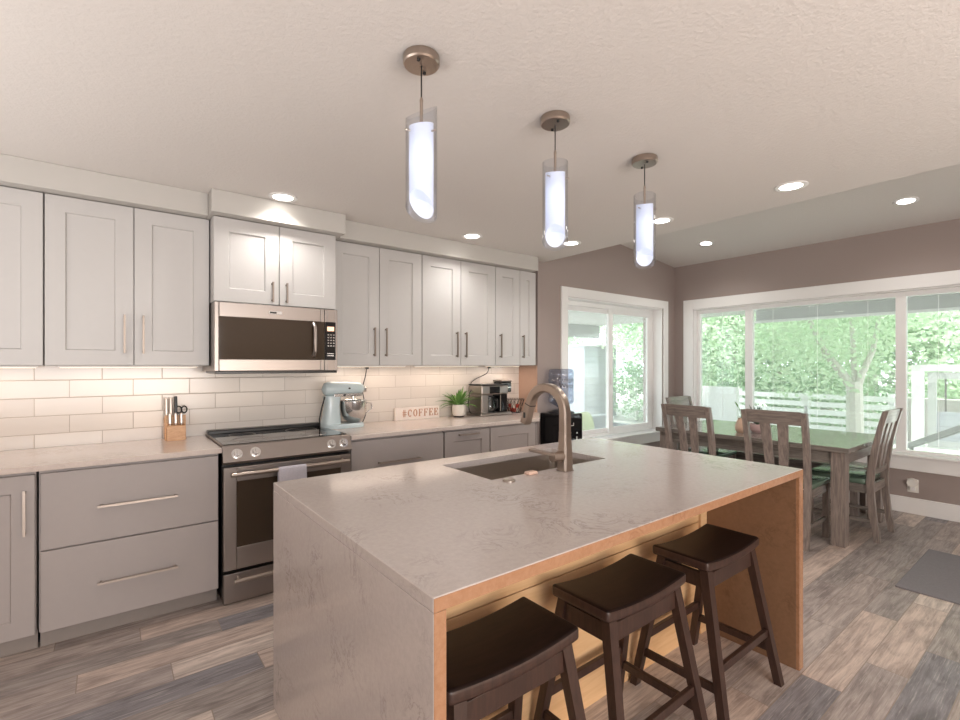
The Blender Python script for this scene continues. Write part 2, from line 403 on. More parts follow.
struct(MB().box(X0, 3.41, WB, WB+.15, 0, CEIL).build('wall_back', M['wall_light'], smooth=False))
# dining back wall with window opening, including the short return at the end of the cabinets
W1 = (3.845, 5.66, .53, 2.125)
wd = MB()
wd.box(3.41, W1[0], WD, WD+.28, 0, 3.0); wd.box(W1[1], XW+.15, WD, WD+.28, 0, 3.0)
wd.box(W1[0], W1[1], WD, WD+.28, 0, W1[2]); wd.box(W1[0], W1[1], WD, WD+.28, W1[3], 3.0)
struct(wd.build('wall_dining', M['wall_taupe'], smooth=False))
W2 = (-.27, 3.205, .53, 2.11)
wr = MB()
wr.box(XW, XW+.15, Y0, W2[0], 0, 2.8); wr.box(XW, XW+.15, W2[1], WD, 0, 2.8)
wr.box(XW, XW+.15, W2[0], W2[1], 0, W2[2]); wr.box(XW, XW+.15, W2[0], W2[1], W2[3], 2.8)
struct(wr.build('wall_right', M['wall_taupe'], smooth=False))
struct(MB().box(X0-.15, X0, Y0, WB, 0, CEIL).build('wall_left', M['wall_light'], smooth=False))
struct(MB().box(X0, XW, Y0-.15, Y0, 0, 3.0).build('wall_front', M['wall_light'], smooth=False))
struct(MB().box(XW-.016, XW-.0005, Y0+.01, WD-.02, .0005, .15, .004).build('baseboard_right', M['white_trim']))
struct(MB().box(3.43, XW-.017, WD-.016, WD-.0005, .0005, .15, .004).build('baseboard_back', M['white_trim']))
# tiled backsplash and soffits
struct(MB().box(X0+.01, 3.409, WB-.009, WB-.0005, .9155, 1.389).build('trim_1', M['tile'], smooth=False))
struct(MB().box(X0+.01, .468, 3.316, WB-.001, 2.305, CEIL-.0005, .003).build('trim_2', M['soffit']))
struct(MB().box(.469, 1.292, 3.202, WB-.001, 2.305, CEIL-.0005, .003).build('trim_3', M['soffit']))
struct(MB().box(1.293, 3.272, 3.316, WB-.001, 2.305, CEIL-.0005, .003).build('trim_4', M['soffit']))

struct(MB().box(3.4, 3.4095, 3.47, WB-.0095, .9155, 1.389).build('trim_5', M['tan_return'], smooth=False))
# window in the dining back wall (sliding sashes)
def rect_frame(mb, ax, a0, a1, z0, z1, d0, d1, w, wb=None, wt=None, bev=.003):
    """frame in plane of axis ax ('x' wall runs along x, depth along y; or 'y')"""
    wb = w if wb is None else wb; wt = w if wt is None else wt
    def bx(p0, p1, q0, q1):
        if ax == 'x': mb.box(p0, p1, d0, d1, q0, q1, bev)
        else: mb.box(d0, d1, p0, p1, q0, q1, bev)
    bx(a0, a0+w, z0, z1); bx(a1-w, a1, z0, z1); bx(a0+w, a1-w, z0, z0+wb); bx(a0+w, a1-w, z1-wt, z1)
    return mb
w1 = bpy.data.objects.new('window_1', None); C.objects.link(w1); w1.location = (4.75, WD, .53); struct(w1)
rect_frame(MB(), 'x', W1[0]-.1, W1[1]+.113, W1[2]-.11, W1[3]+.1, WD-.02, WD-.0005, .1, .11, .1).build('casing', M['white_trim'], w1)
rect_frame(MB(), 'x', W1[0]+.001, W1[1]-.001, W1[2]+.001, W1[3]-.001, WD-.0005, WD+.2, .012, bev=0).build('jamb', M['white_trim'], w1, smooth=False)
MB().box(W1[0]-.06, W1[1]+.07, WD-.05, WD+.09, W1[2]+.002, W1[2]+.024, .005).build('sill', M['white_trim'], w1)
rect_frame(MB(), 'x', W1[0]+.013, W1[1]-.013, W1[2]+.025, W1[3]-.013, WD+.13, WD+.2, .035, .03, .05).build('frame', M['white_trim'], w1)
s1 = rect_frame(MB(), 'x', W1[0]+.048, 4.80, W1[2]+.055, W1[3]-.063, WD+.165, WD+.195, .05).build('sash', M['white_trim'], w1)
MB().box(W1[0]+.098, 4.75, WD+.178, WD+.182, W1[2]+.105, W1[3]-.113).build('pane', M['pane'], s1, smooth=False)
s2 = rect_frame(MB(), 'x', 4.735, W1[1]-.048, W1[2]+.055, W1[3]-.063, WD+.132, WD+.162, .075, .06, .05).build('sash', M['white_trim'], w1)
MB().box(4.81, W1[1]-.123, WD+.145, WD+.149, W1[2]+.115, W1[3]-.113).build('pane', M['pane'], s2, smooth=False)
MB().box(4.757, 4.775, WD+.118, WD+.132, 1.15, 1.31, .004).build('latch', M['white_trim'], s2)
# big window in the right wall
w2 = bpy.data.objects.new('window_2', None); C.objects.link(w2); w2.location = (XW, 1.47, .53); struct(w2)
rect_frame(MB(), 'y', W2[0]-.13, W2[1]+.127, W2[2]-.125, W2[3]+.125, XW-.02, XW-.0005, .127, .125, .125).build('casing', M['white_trim'], w2)
MB().box(XW-.045, XW+.05, W2[0]-.05, W2[1]+.05, W2[2]+.002, W2[2]+.022, .005).build('sill', M['white_trim'], w2)
rect_frame(MB(), 'y', W2[0]+.001, W2[1]-.001, W2[2]+.001, W2[3]-.001, XW-.0005, XW+.149, .012, bev=0).build('jamb', M['white_trim'], w2, smooth=False)
rect_frame(MB(), 'y', W2[0]+.013, W2[1]-.013, W2[2]+.023, W2[3]-.013, XW+.06, XW+.13, .04, .028, .045).build('frame', M['white_trim'], w2)
MB().box(XW+.06, XW+.13, 2.516, 2.596, W2[2]+.05, W2[3]-.057, .003).build('mullion', M['white_trim'], w2)
MB().box(XW+.06, XW+.13, 1.13, 1.208, W2[2]+.05, W2[3]-.057, .003).build('mullion', M['white_trim'], w2)
for (q0, q1) in ((2.596, W2[1]-.053), (1.208, 2.516), (W2[0]+.053, 1.13)):
    MB().box(XW+.094, XW+.098, q0, q1, W2[2]+.05, W2[3]-.057).build('pane', M['pane'], w2, smooth=False)
    for k in range(3):
        yy = q0+(q1-q0)*(k+.5)/3
        MB().cyl((XW+.085, yy, W2[2]+.05), (XW+.085, yy, W2[3]-.057), .0012, seg=6).build('blind_cord', M['white_trim'], w2)

# ------------------------------------------------------------------ cabinets
def shaker(x0, x1, z0, z1, yf, th=.02, fw=.082, rec=.011, ch=.006):
    m = MB(); V = m.bm.verts.new
    def loop(d, y): return [V((x0+d, y, z0+d)), V((x1-d, y, z0+d)), V((x1-d, y, z1-d)), V((x0+d, y, z1-d))]
    L = [loop(0, yf+th), loop(0, yf+.0015), loop(.0015, yf), loop(fw, yf), loop(fw+ch, yf+rec)]
    for a, b in zip(L, L[1:]):
        for i in range(4): m.bm.faces.new((a[i], a[(i+1) % 4], b[(i+1) % 4], b[i]))
    m.bm.faces.new(L[-1]); m.bm.faces.new(L[0][::-1])
    return m
def vhandle(x, z0, z1, yf):
    m = MB(); m.box(x-.005, x+.005, yf-.034, yf-.024, z0, z1)
    for z in (z0+.012, z1-.012): m.box(x-.005, x+.005, yf-.025, yf+.0005, z-.005, z+.005)
    return m
def hhandle(x0, x1, z, yf):
    m = MB(); m.box(x0, x1, yf-.036, yf-.025, z-.0055, z+.0055)
    for x in (x0+.014, x1-.014): m.box(x-.005, x+.005, yf-.026, yf+.0005, z-.005, z+.005)
    return m
def upper(label, x0, x1, z0, z1, yf, doors, hz, grp=None):
    t = thing('upper_cabinet', label, 'cabinet', ((x0+x1)/2, WB, z0), 0, 'wall cabinets over the counter')
    MB().box(x0+.0015, x1-.0015, yf+.021, WB-.0105, z0, z1, .001, 1).build('body', M['upper_paint'], t)
    for (a, b, hx) in doors:
        d = shaker(a+.0025, b-.0025, z0+.003, z1-.004, yf).build('door', M['upper_paint'], t, smooth=False)
        if hx: vhandle(hx, hz[0], hz[1], yf).build('handle', M['bronze'], d, smooth=False)
    return t
UP = 3.396; UB = 1.39; UT = 2.304
HZ = (1.46, 1.68)
upper('light grey wall cabinet at the far left, cut by the picture edge', -1.06, -.282, UB, UT, UP, [(-1.06, -.67, None), (-.67, -.282, -.62)], HZ)
upper('two-door light grey wall cabinet left of the microwave', -.280, .487, UB, UT, UP, [(-.280, .104, .06), (.104, .487, .148)], HZ)
upper('short white two-door wall cabinet directly above the microwave', .490, 1.252, 1.782, UT, 3.28, [(.490, .871, .827), (.871, 1.252, .915)], (1.80, 1.93))
upper('two-door light grey wall cabinet just right of the microwave above the stand mixer', 1.262, 2.019, UB, UT, UP, [(1.262, 1.640, 1.592), (1.640, 2.019, 1.690)], HZ)
upper('two-door light grey wall cabinet above the coffee sign and potted plant', 2.021, 2.799, UB, UT, UP, [(2.021, 2.410, 2.36), (2.410, 2.799, 2.455)], HZ)
upper('narrow two-door light grey wall cabinet at the right end above the coffee maker', 2.801, 3.316, UB, UT, UP, [(2.801, 3.105, 2.852), (3.105, 3.316, 3.135)], HZ)

DF = 3.123; CF = 3.093
def base(label, x0, x1, poly=None):
    t = thing('base_cabinet', label, 'cabinet', ((x0+x1)/2, 3.45, 0), 0, 'base cabinets under the counter')
    if poly is None:
        MB().box(x0+.003, x1-.003, DF+.021, WB-.0105, .095, .8845).build('body', M['lower_paint'], t, smooth=False)
        MB().box(x0+.003, x1-.003, 3.2, 3.218, .0005, .0955).build('toe_kick', M['kick'], t, smooth=False)
    return t
b0 = base('grey base cabinet at the left picture edge with shaker door', -1.06, -.284)
for a, b, hx in ((-1.06, -.672, None), (-.672, -.288, -.325)):
    d = shaker(a+.002, b-.002, .098, .868, DF).build('door', M['lower_paint'], b0, smooth=False)
    if hx: vhandle(hx, .585, .80, DF).build('handle', M['nickel'], d, smooth=False)
b1 = base('wide grey two-drawer base cabinet left of the range', -.28, .498)
for z0, z1, hz in ((.497, .868, .676), (.098, .489, .285)):
    d = MB().box(-.270, .492, DF, DF+.02, z0, z1, .002).build('drawer', M['lower_paint'], b1)
    hhandle(-.055, .292, hz, DF).build('handle', M['nickel'], d, smooth=False)
b2 = base('grey drawer base cabinet between the range and the trash pull-out, below the mixer', 1.292, 2.055)
for z0, z1, hz in ((.497, .868, .676), (.098, .489, .285)):
    d = MB().box(1.298, 2.050, DF, DF+.02, z0, z1, .002).build('drawer', M['lower_paint'], b2)
    hhandle(1.49, 1.835, hz+.026, DF).build('handle', M['nickel'], d, smooth=False)
b3 = base('narrow grey base cabinet with horizontal handle on its top rail', 2.059, 2.516)
d = shaker(2.063, 2.512, .098, .868, DF).build('door', M['lower_paint'], b3, smooth=False); hhandle(2.185, 2.39, .838, DF).build('handle', M['nickel'], d, smooth=False)
b4 = base('grey end base cabinet with angled corner under the coffee maker', 2.518, 3.06, 1)
poly = [(2.521, DF+.021), (3.06, DF+.021), (3.385, DF+.346), (3.385, WB-.0105), (2.521, WB-.0105)]
MB().prism(poly, .095, .8845).build('body', M['lower_paint'], b4, smooth=False)
MB().prism([(2.521, 3.2), (3.05, 3.2), (3.385, 3.535), (3.36, 3.56), (3.04, 3.218), (2.521, 3.218)], .0005, .0955).build('toe_kick', M['kick'], b4, smooth=False)
shaker(2.523, 3.04, .098, .868, DF).build('door', M['lower_paint'], b4, smooth=False)
dm = shaker(0, .42, .098, .868, 0)
bmesh.ops.transform(dm.bm, matrix=Matrix.Translation((3.075, DF+.012, 0)) @ Matrix.Rotation(PI/4, 4, 'Z'), verts=dm.bm.verts)
dm.build('door', M['lower_paint'], b4, smooth=False)
ct = MB().box(-1.06, .506, CF, WB-.0105, .8855, .915, .003).build('countertop', M['quartz_counter'])
tag(ct, 'pale quartz countertop left of the range holding the knife block', 'countertop')
ct = MB().prism([(1.288, CF), (3.07, CF), (3.4, 3.425), (3.4, WB-.0105), (1.288, WB-.0105)], .8855, .915, .003).build('countertop', M['quartz_counter'])
tag(ct, 'pale quartz countertop right of the range under the mixer and coffee maker', 'countertop')

# under-cabinet lights
def led(x0, x1, label, e):
    t = thing('under_cabinet_light', label, 'light', ((x0+x1)/2, 3.60, UB), 0, 'light strips under the wall cabinets')
    MB().box(x0, x1, 3.59, 3.61, UB-.010, UB-.0003, .002).build('housing', M['white_trim'], t)
    MB().box(x0+.01, x1-.01, 3.592, 3.608, UB-.012, UB-.0098).build('diffuser', M['led'], t)
    lamp('under_cabinet_lamp', 'AREA', ((x0+x1)/2, 3.60, UB-.016), e, (1, .80, .66), shape='RECTANGLE', size=x1-x0-.04, size_y=.03)
led(-1.02, -.32, 'warm light strip under the leftmost wall cabinet', .6)
led(-.24, .45, 'warm light strip under the wall cabinet left of the microwave', .6)
led(1.32, 1.98, 'warm light strip under the wall cabinet above the stand mixer', 1.0)
led(2.06, 2.76, 'warm light strip under the wall cabinet above the coffee sign', 1.1)
led(2.84, 3.28, 'warm light strip under the wall cabinet above the coffee maker', .8)

# ------------------------------------------------------------------ microwave
mw = thing('microwave', 'stainless steel over-range microwave with dark glass door', 'microwave', (.87, WB, 1.355))
MX0, MX1, MY, MZ0, MZ1 = .490, 1.252, 3.250, 1.356, 1.778
MB().box(MX0+.002, MX1-.002, MY+.04, WB-.0105, MZ0, MZ1, .002).build('body', M['steel'], mw)
MB().box(MX0+.004, MX1-.004, MY+.001, MY+.35, MZ0-.016, MZ0-.0003, .002).build('vent_base', M['black_plastic'], mw)
md = MB(); rect_frame(md, 'x', MX0, 1.160, MZ0, MZ1, MY, MY+.038, .026, .075, .09, .004)
md = md.build('door', M['steel'], mw)
MB().box(MX0+.024, 1.1595, MY-.001, MY+.03, MZ0+.073, MZ1-.088, .001).build('window', M['dark_glass'], md)
MB().tube([(1.085, MY-.002, MZ0+.10), (1.085, MY-.03, MZ0+.13), (1.085, MY-.034, (MZ0+MZ1)/2), (1.085, MY-.03, MZ1-.13), (1.085, MY-.002, MZ1-.10)], .012, 10).build('handle', M['steel'], md)
bd = MB().box(.80, .88, MY-.002, MY, MZ1-.058, MZ1-.036, .0008).build('badge', M['chrome'], md)
MB().box(.806, .846, MY-.003, MY-.0015, MZ1-.053, MZ1-.041).build('badge_mark', M['black_plastic'], bd)
mp = rect_frame(MB(), 'x', 1.162, MX1, MZ0, MZ1, MY, MY+.038, .016, .075, .09, .003).build('control_panel', M['steel'], mw)
MB().box(1.163, MX1-.014, MY-.001, MY+.03, MZ0+.073, MZ1-.088, .001).build('keypad', M['black_gloss'], mp)
MB().box(1.178, MX1-.026, MY-.003, MY-.0005, MZ1-.150, MZ1-.120).build('display', M['orange_display'], mp)
for r in range(5):
    for c in range(3): MB().box(1.180+c*.019, 1.180+c*.019+.011, MY-.003, MY-.0005, MZ1-.18-r*.019, MZ1-.172-r*.019).build('key', M['chrome'], mp)
for q in (.1, .114): MB().box(1.178, MX1-.028, MY-.003, MY-.0005, MZ0+q, MZ0+q+.006).build('key', M['chrome'], mp)

# ------------------------------------------------------------------ range
rg = thing('kitchen_range', 'stainless steel slide-in range with black glass cooktop and oven door', 'oven', (.90, 3.4, 0))
RX0, RX1, RF = .510, 1.284, 3.085
MB().box(RX0+.002, RX1-.002, RF+.05, 3.70, .02, .905).build('body', M['black_plastic'], rg, smooth=False)
MB().box(RX0+.02, RX1-.02, RF+.06, 3.68, .0005, .0205).build('plinth', M['black_plastic'], rg, smooth=False)
MB().box(RX0, RX1, RF+.035, 3.735, .906, .922, .003).build('cooktop_rim', M['steel'], rg)
ck = MB().box(RX0+.012, RX1-.012, RF+.055, 3.66, .9205, .9255, .001).build('cooktop_glass', M['black_gloss'], rg)
for x, y, r in ((.70, 3.28, .105), (1.09, 3.28, .085), (.70, 3.53, .08), (1.09, 3.53, .105)):
    MB().tube([(x+r*math.cos(q*PI/24), y+r*math.sin(q*PI/24), .9257) for q in range(48)], .0012, 4, True).build('burner_ring', M['steel'], ck)
MB().box(RX0+.006, RX1-.006, 3.655, 3.73, .923, .950, .006).build('rear_vent', M['black_plastic'], rg)
cp = MB()
prof = [(RF+.004, .815), (RF-.012, .83), (RF+.028, .918), (RF+.045, .922), (RF+.06, .922), (RF+.06, .815)]
a = [cp.bm.verts.new((RX0, y, z)) for y, z in prof]; b = [cp.bm.verts.new((RX1, y, z)) for y, z in prof]
cp.bm.faces.new(a); cp.bm.faces.new(b[::-1])
for i in range(6): cp.bm.faces.new((a[i], b[i], b[(i+1) % 6], a[(i+1) % 6]))
cp = cp.build('control_panel', M['steel'], rg, smooth=False)
nrm = Vector((0, -.91, .41)).normalized()
for x in (.585, .685, 1.150, 1.232):
    p = Vector((x, RF+.008, .873)); k = MB()
    k.cyl(p-nrm*.006, p+nrm*.008, .026, seg=24); k.cyl(p+nrm*.008, p+nrm*.03, .021, .018, 24); k.cyl(p-nrm*.001, p+nrm*.003, .03, seg=24); k.obox(Matrix.Translation(p+nrm*.033) @ Matrix.Rotation(-.42, 4, 'X'), .008, .012, .034)
    k.build('knob', M['chrome'], rg)
MB().box(.84, 1.0, RF+.0035, RF+.0075, .865, .89).bm.free()
od = MB(); rect_frame(od, 'x', RX0+.003, RX1-.003, .197, .797, RF, RF+.045, .07, .13, .085, .004)
od = od.build('oven_door', M['steel'], rg)
MB().box(RX0+.07, RX1-.07, RF+.004, RF+.04, .325, .714, .001).build('window', M['dark_glass'], od)
def barhandle(z, x0, x1, r=.0125):
    m = MB(); m.tube([(x0, RF-.052, z), (x1, RF-.052, z)], r, 14)
    for x in (x0+.03, x1-.03): m.cyl((x, RF-.05, z), (x, RF+.001, z), .009, seg=12)
    return m
barhandle(.762, RX0+.035, RX1-.035).build('handle', M['nickel'], od)
dr = MB().box(RX0+.003, RX1-.003, RF, RF+.045, .006, .178, .004).build('drawer', M['steel'], rg)
barhandle(.148, RX0+.05, RX1-.05, .012).build('handle', M['nickel'], dr)
# towel over the oven handle
tw = MB(); path = []
zc, yc, r = .762, RF-.052, .0155
for i in range(12): path.append((yc+r, zc-.22+.22*i/12))
for i in range(9): q = PI*i/8; path.append((yc+r*math.cos(q), zc+r*math.sin(q)))
for i in range(1, 19): path.append((yc-r-.004*math.sin(i*.35), zc-.36*i/18))
n = len(path)-1
def tf(u, v):
    y, z = path[min(n, round(v*n))]
    return Vector((.80+u*.165, y-.0035*math.sin(u*9)*(v > .55)*(v-.5)*2, z))
tw.grid(tf, 14, n); bm = tw.bm
bmesh.ops.recalc_face_normals(bm, faces=bm.faces); bmesh.ops.solidify(bm, geom=bm.faces[:], thickness=.004)
tag(tw.build('dish_towel', M['towel']), 'grey-lilac dish towel hanging over the oven door handle', 'towel')

# ------------------------------------------------------------------ island
IX0, IX1, IY0, IY1, IT = .524, 2.526, .836, 2.059, .915
isl = thing('kitchen_island', 'long quartz waterfall island with wood seating side and sink', 'island', ((IX0+IX1)/2, (IY0+IY1)/2, 0))
SX0, SX1, SY0, SY1 = 1.256, 2.012, 1.548, 1.93
tp = MB(); z0, z1 = IT-.032, IT
xs = [IX0, SX0, SX1, IX1]; ys = [IY0, SY0, SY1, IY1]
vt = {}; 
for k, z in enumerate((z0, z1)):
    for i, x in enumerate(xs):
        for j, y in enumerate(ys): vt[i, j, k] = tp.bm.verts.new((x, y, z))
for i in range(3):
    for j in range(3):
        if (i, j) == (1, 1): continue
        for k in (0, 1): tp.bm.faces.new([vt[i, j, k], vt[i+1, j, k], vt[i+1, j+1, k], vt[i, j+1, k]])
per = [(0, 0), (1, 0), (2, 0), (3, 0), (3, 1), (3, 2), (3, 3), (2, 3), (1, 3), (0, 3), (0, 2), (0, 1)]
for a, b in zip(per, per[1:]+per[:1]): tp.bm.faces.new([vt[a+(0,)], vt[b+(0,)], vt[b+(1,)], vt[a+(1,)]])
ho = [(1, 1), (2, 1), (2, 2), (1, 2)]
for a, b in zip(ho, ho[1:]+ho[:1]): tp.bm.faces.new([vt[b+(0,)], vt[a+(0,)], vt[a+(1,)], vt[b+(1,)]])
bmesh.ops.recalc_face_normals(tp.bm, faces=tp.bm.faces)
es = [e for e in tp.bm.edges if len(e.link_faces) == 2 and e.calc_face_angle(0) > 1]
bmesh.ops.bevel(tp.bm, geom=es, offset=.002, segments=1, affect='EDGES')
tp.build('worktop', M['quartz'], isl, smooth=False)
MB().box(IX0, IX0+.032, IY0, IY1, .0005, z0-.0003, .001, 1).build('waterfall_panel', M['quartz'], isl, smooth=False)
p = MB().box(IX1-.032, IX1, IY0, IY1, .0005, z0-.0003, .001, 1).build('waterfall_panel', M['quartz'], isl, smooth=False)
tag(MB().box(IX1-.046, IX1-.0325, IY0+.012, 1.27, .0005, z0-.0005).build('inner_panel', M['brown_panel'], isl, smooth=False), 'brown inner face of the end panel')
for (a0, a1, c0, c1) in ((IX0+.001, IX1-.001, z0+.001, IT-.002), (IX0+.001, IX0+.031, .001, z0), (IX1-.045, IX1-.001, .001, z0)):
    tag(MB().box(a0, a1, IY0-.0015, IY0+.0135 if a0 > 2 else IY0-.0001, c0, c1).build('warm_cast_edge', M['edge_warm_cast'], isl, smooth=False), 'seating-side edge with warm light painted in as brown')  # thin overlay: warm light on the edge painted as brown
PY = 1.272
cbx = MB()
cbx.box(IX0+.034, SX0-.03, PY+.02, IY1-.03, .0005, z0-.001); cbx.box(SX1+.03, IX1-.034, PY+.02, IY1-.03, .0005, z0-.001)
cbx.box(SX0-.03, SX1+.03, PY+.02, IY1-.03, .0005, .60); cbx.box(SX0-.03, SX1+.03, PY+.02, PY+.04, .60, z0-.001); cbx.box(SX0-.03, SX1+.03, IY1-.05, IY1-.03, .60, z0-.001)
cbx.build('cabinet_body', M['lower_paint'], isl, smooth=False)
rp = MB()
for (q0, q1) in ((.0005, .386), (.390, .578), (.582, z0-.001)): rp.box(IX0+.034, IX1-.11, PY, PY+.019, q0, q1, .0015, 1)
rp.build('seating_panel', M['maple_h'], isl, smooth=False)
MB().box(IX1-.108, IX1-.048, PY-.012, PY+.019, .0005, z0-.001, .0015, 1).build('corner_post', M['maple'], isl, smooth=False)
# sink
sk = thing('sink', 'undermount stainless steel sink set in the island', 'sink', ((SX0+SX1)/2, (SY0+SY1)/2, .66))
sb = MB(); q = .012; SZ = z0-.0008; D = .665
def rr(x0, x1, y0, y1, r, z, seg=6):
    P = []
    for cx, cy, a0 in ((x1-r, y1-r, 0), (x0+r, y1-r, 90), (x0+r, y0+r, 180), (x1-r, y0+r, 270)):
        for i in range(seg+1):
            a = math.radians(a0+90*i/seg); P.append(Vector((cx+r*math.cos(a), cy+r*math.sin(a), z)))
    return P
sb.ring_tube([rr(SX0-.025, SX1+.025, SY0-.025, SY1+.025, .03, SZ), rr(SX0-.004, SX1+.004, SY0-.004, SY1+.004, .03, SZ), rr(SX0+.002, SX1-.002, SY0+.002, SY1-.002, .03, D+.03),
              rr(SX0+.03, SX1-.03, SY0+.03, SY1-.03, .03, D)], cap=False)
sb.bm.faces.new([sb.bm.verts.new(v) for v in rr(SX0+.03, SX1-.03, SY0+.03, SY1-.03, .03, D)])
bmesh.ops.remove_doubles(sb.bm, verts=sb.bm.verts, dist=.0002)
sb.build('basin', M['sink_steel'], sk)
MB().lathe([(.045, .0003), (.045, .004), (.036, .004), (.034, .001)], ((SX0+SX1)/2, SY1-.13, D), 24).build('drain', M['chrome'], sk)
# faucet
FX, FY = 1.636, 1.487
fc = thing('faucet', 'tall brushed bronze-nickel gooseneck faucet behind the island sink', 'faucet', (FX, FY, IT))
MB().box(FX-.03, FX+.03, FY-.03, FY+.03, IT+.0003, IT+.005, .002).build('base_plate', M['faucet'], fc)
MB().tube([(FX, FY, IT+.004), (FX, FY, IT+.10), (FX, FY, IT+.17)], [.029, .026, .022], square=True).build('column', M['faucet'], fc)
R = .115; ctr = (FX, FY+R, 1.172)
pts = [(FX, FY, IT+.171), (FX, FY, 1.12), (FX, FY, 1.172)]
for i in range(1, 15):
    a = PI-PI*.92*i/14; pts.append((FX, ctr[1]+R*math.cos(a), ctr[2]+R*math.sin(a)))
MB().tube(pts, [.022]*3+[.021]*14, square=True).build('spout', M['faucet'], fc)
e = Vector(pts[-1]); dv = (Vector(pts[-1])-Vector(pts[-2])).normalized()
sh = MB().tube([e+dv*.002, e+dv*.03, e+dv*.10], [.0215, .022, .0225], square=True).build('spray_head', M['faucet'], fc)
MB().tube([e-dv*.001, e+dv*.0025], .0228, square=True).build('spray_joint', M['black_plastic'], sh)
bp = e+dv*.055+Vector((-.022, 0, 0)); MB().box(bp.x-.0035, bp.x+.001, bp.y-.007, bp.y+.007, bp.z-.016, bp.z+.012, .002).build('spray_button', M['black_plastic'], sh)
MB().tube([(FX, FY, IT+.168), (FX, FY, IT+.173)], .0235, square=True).build('collar', M['faucet'], fc)
lv = MB(); lv.cyl((FX-.02, FY, .982), (FX-.08, FY+.004, .982), .024, .022, 20).build('valve', M['faucet'], fc)
MB().bar((FX-.066, FY-.008, .992), (FX-.086, FY+.135, 1.0), .036, .014, bev=.003).build('lever', M['faucet'], fc)
tag(MB().lathe([(.026, .0003), (.026, .006), (.022, .009), (.012, .0095)], (1.30, 1.49, IT), 28).build('air_switch_button', M['nickel']), 'small round metal button on the island beside the sink', 'button')
tag(MB().box(1.43, 1.485, 1.505, 1.54, IT+.0003, IT+.014, .006).build('sponge', M['sponge']), 'small peach sponge at the sink edge', 'sponge')

# ------------------------------------------------------------------ stools
def make_stool():
    t = thing('bar_stool', '', 'stool', (0, 0, 0), 0, 'dark saddle-seat stools along the island')
    W, Dp, H = .465, .245, .62
    m = MB(); m.box(-W/2, W/2, -Dp/2, Dp/2, H-.042, H, .012, 3)
    for i in range(1, 16):
        x = -W/2+W*i/16
        bmesh.ops.bisect_plane(m.bm, geom=m.bm.verts[:]+m.bm.edges[:]+m.bm.faces[:], plane_co=(x, 0, 0), plane_no=(1, 0, 0))
    for v in m.bm.verts:
        u = v.co.x/(W/2); v.co.z += .018*(u*u)-.011
    m.bm.normal_update()
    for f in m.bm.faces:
        if abs(f.normal.z) < .55: f.material_index = 1  # light on the seat sides put in as a paler brown
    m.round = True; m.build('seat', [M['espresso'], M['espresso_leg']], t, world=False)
    TX, TY, BX, BY, TZ = .19, .092, .245, .195, H-.05
    L = {}
    for sx in (-1, 1):
        for sy in (-1, 1):
            L[sx, sy] = lambda z, sx=sx, sy=sy: Vector((sx*(TX+(BX-TX)*(1-z/TZ)), sy*(TY+(BY-TY)*(1-z/TZ)), z))
            f = L[sx, sy]; mm = MB(); p0, p1 = f(0), f(TZ)
            q = .017; 
            lo = [p0+Vector((i*q, j*q*.9, 0)) for i, j in ((-1, -1), (1, -1), (1, 1), (-1, 1))]; hi = [p1+Vector((i*q*1.15, j*q, 0.012)) for i, j in ((-1, -1), (1, -1), (1, 1), (-1, 1))]
            mm.ring_tube([lo, hi]); mm.build('leg', M['espresso_leg'], t, world=False, smooth=False)
    for sy in (-1, 1):
        a, b = L[-1, sy](H-.085), L[1, sy](H-.085); MB().bar(a, b, .018, .062, bev=.002).build('apron', M['espresso_leg'], t, world=False)
        a, b = L[-1, sy](.22), L[1, sy](.22); MB().bar(a, b, .018, .032, bev=.002).build('stretcher', M['espresso_leg'], t, world=False)
    for sx in (-1, 1):
        a, b = L[sx, -1](H-.085), L[sx, 1](H-.085); MB().bar(a, b, .018, .062, bev=.002).build('apron', M['espresso_leg'], t, world=False)
        a, b = L[sx, -1](.15), L[sx, 1](.15); MB().bar(a, b, .018, .032, bev=.002).build('stretcher', M['espresso_leg'], t, world=False)
    return t
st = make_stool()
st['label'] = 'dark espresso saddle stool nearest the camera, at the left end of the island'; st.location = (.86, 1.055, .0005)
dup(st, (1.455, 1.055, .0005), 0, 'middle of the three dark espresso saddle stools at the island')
dup(st, (2.065, 1.05, .0005), 0, 'dark espresso saddle stool at the far end, beside the brown end panel')

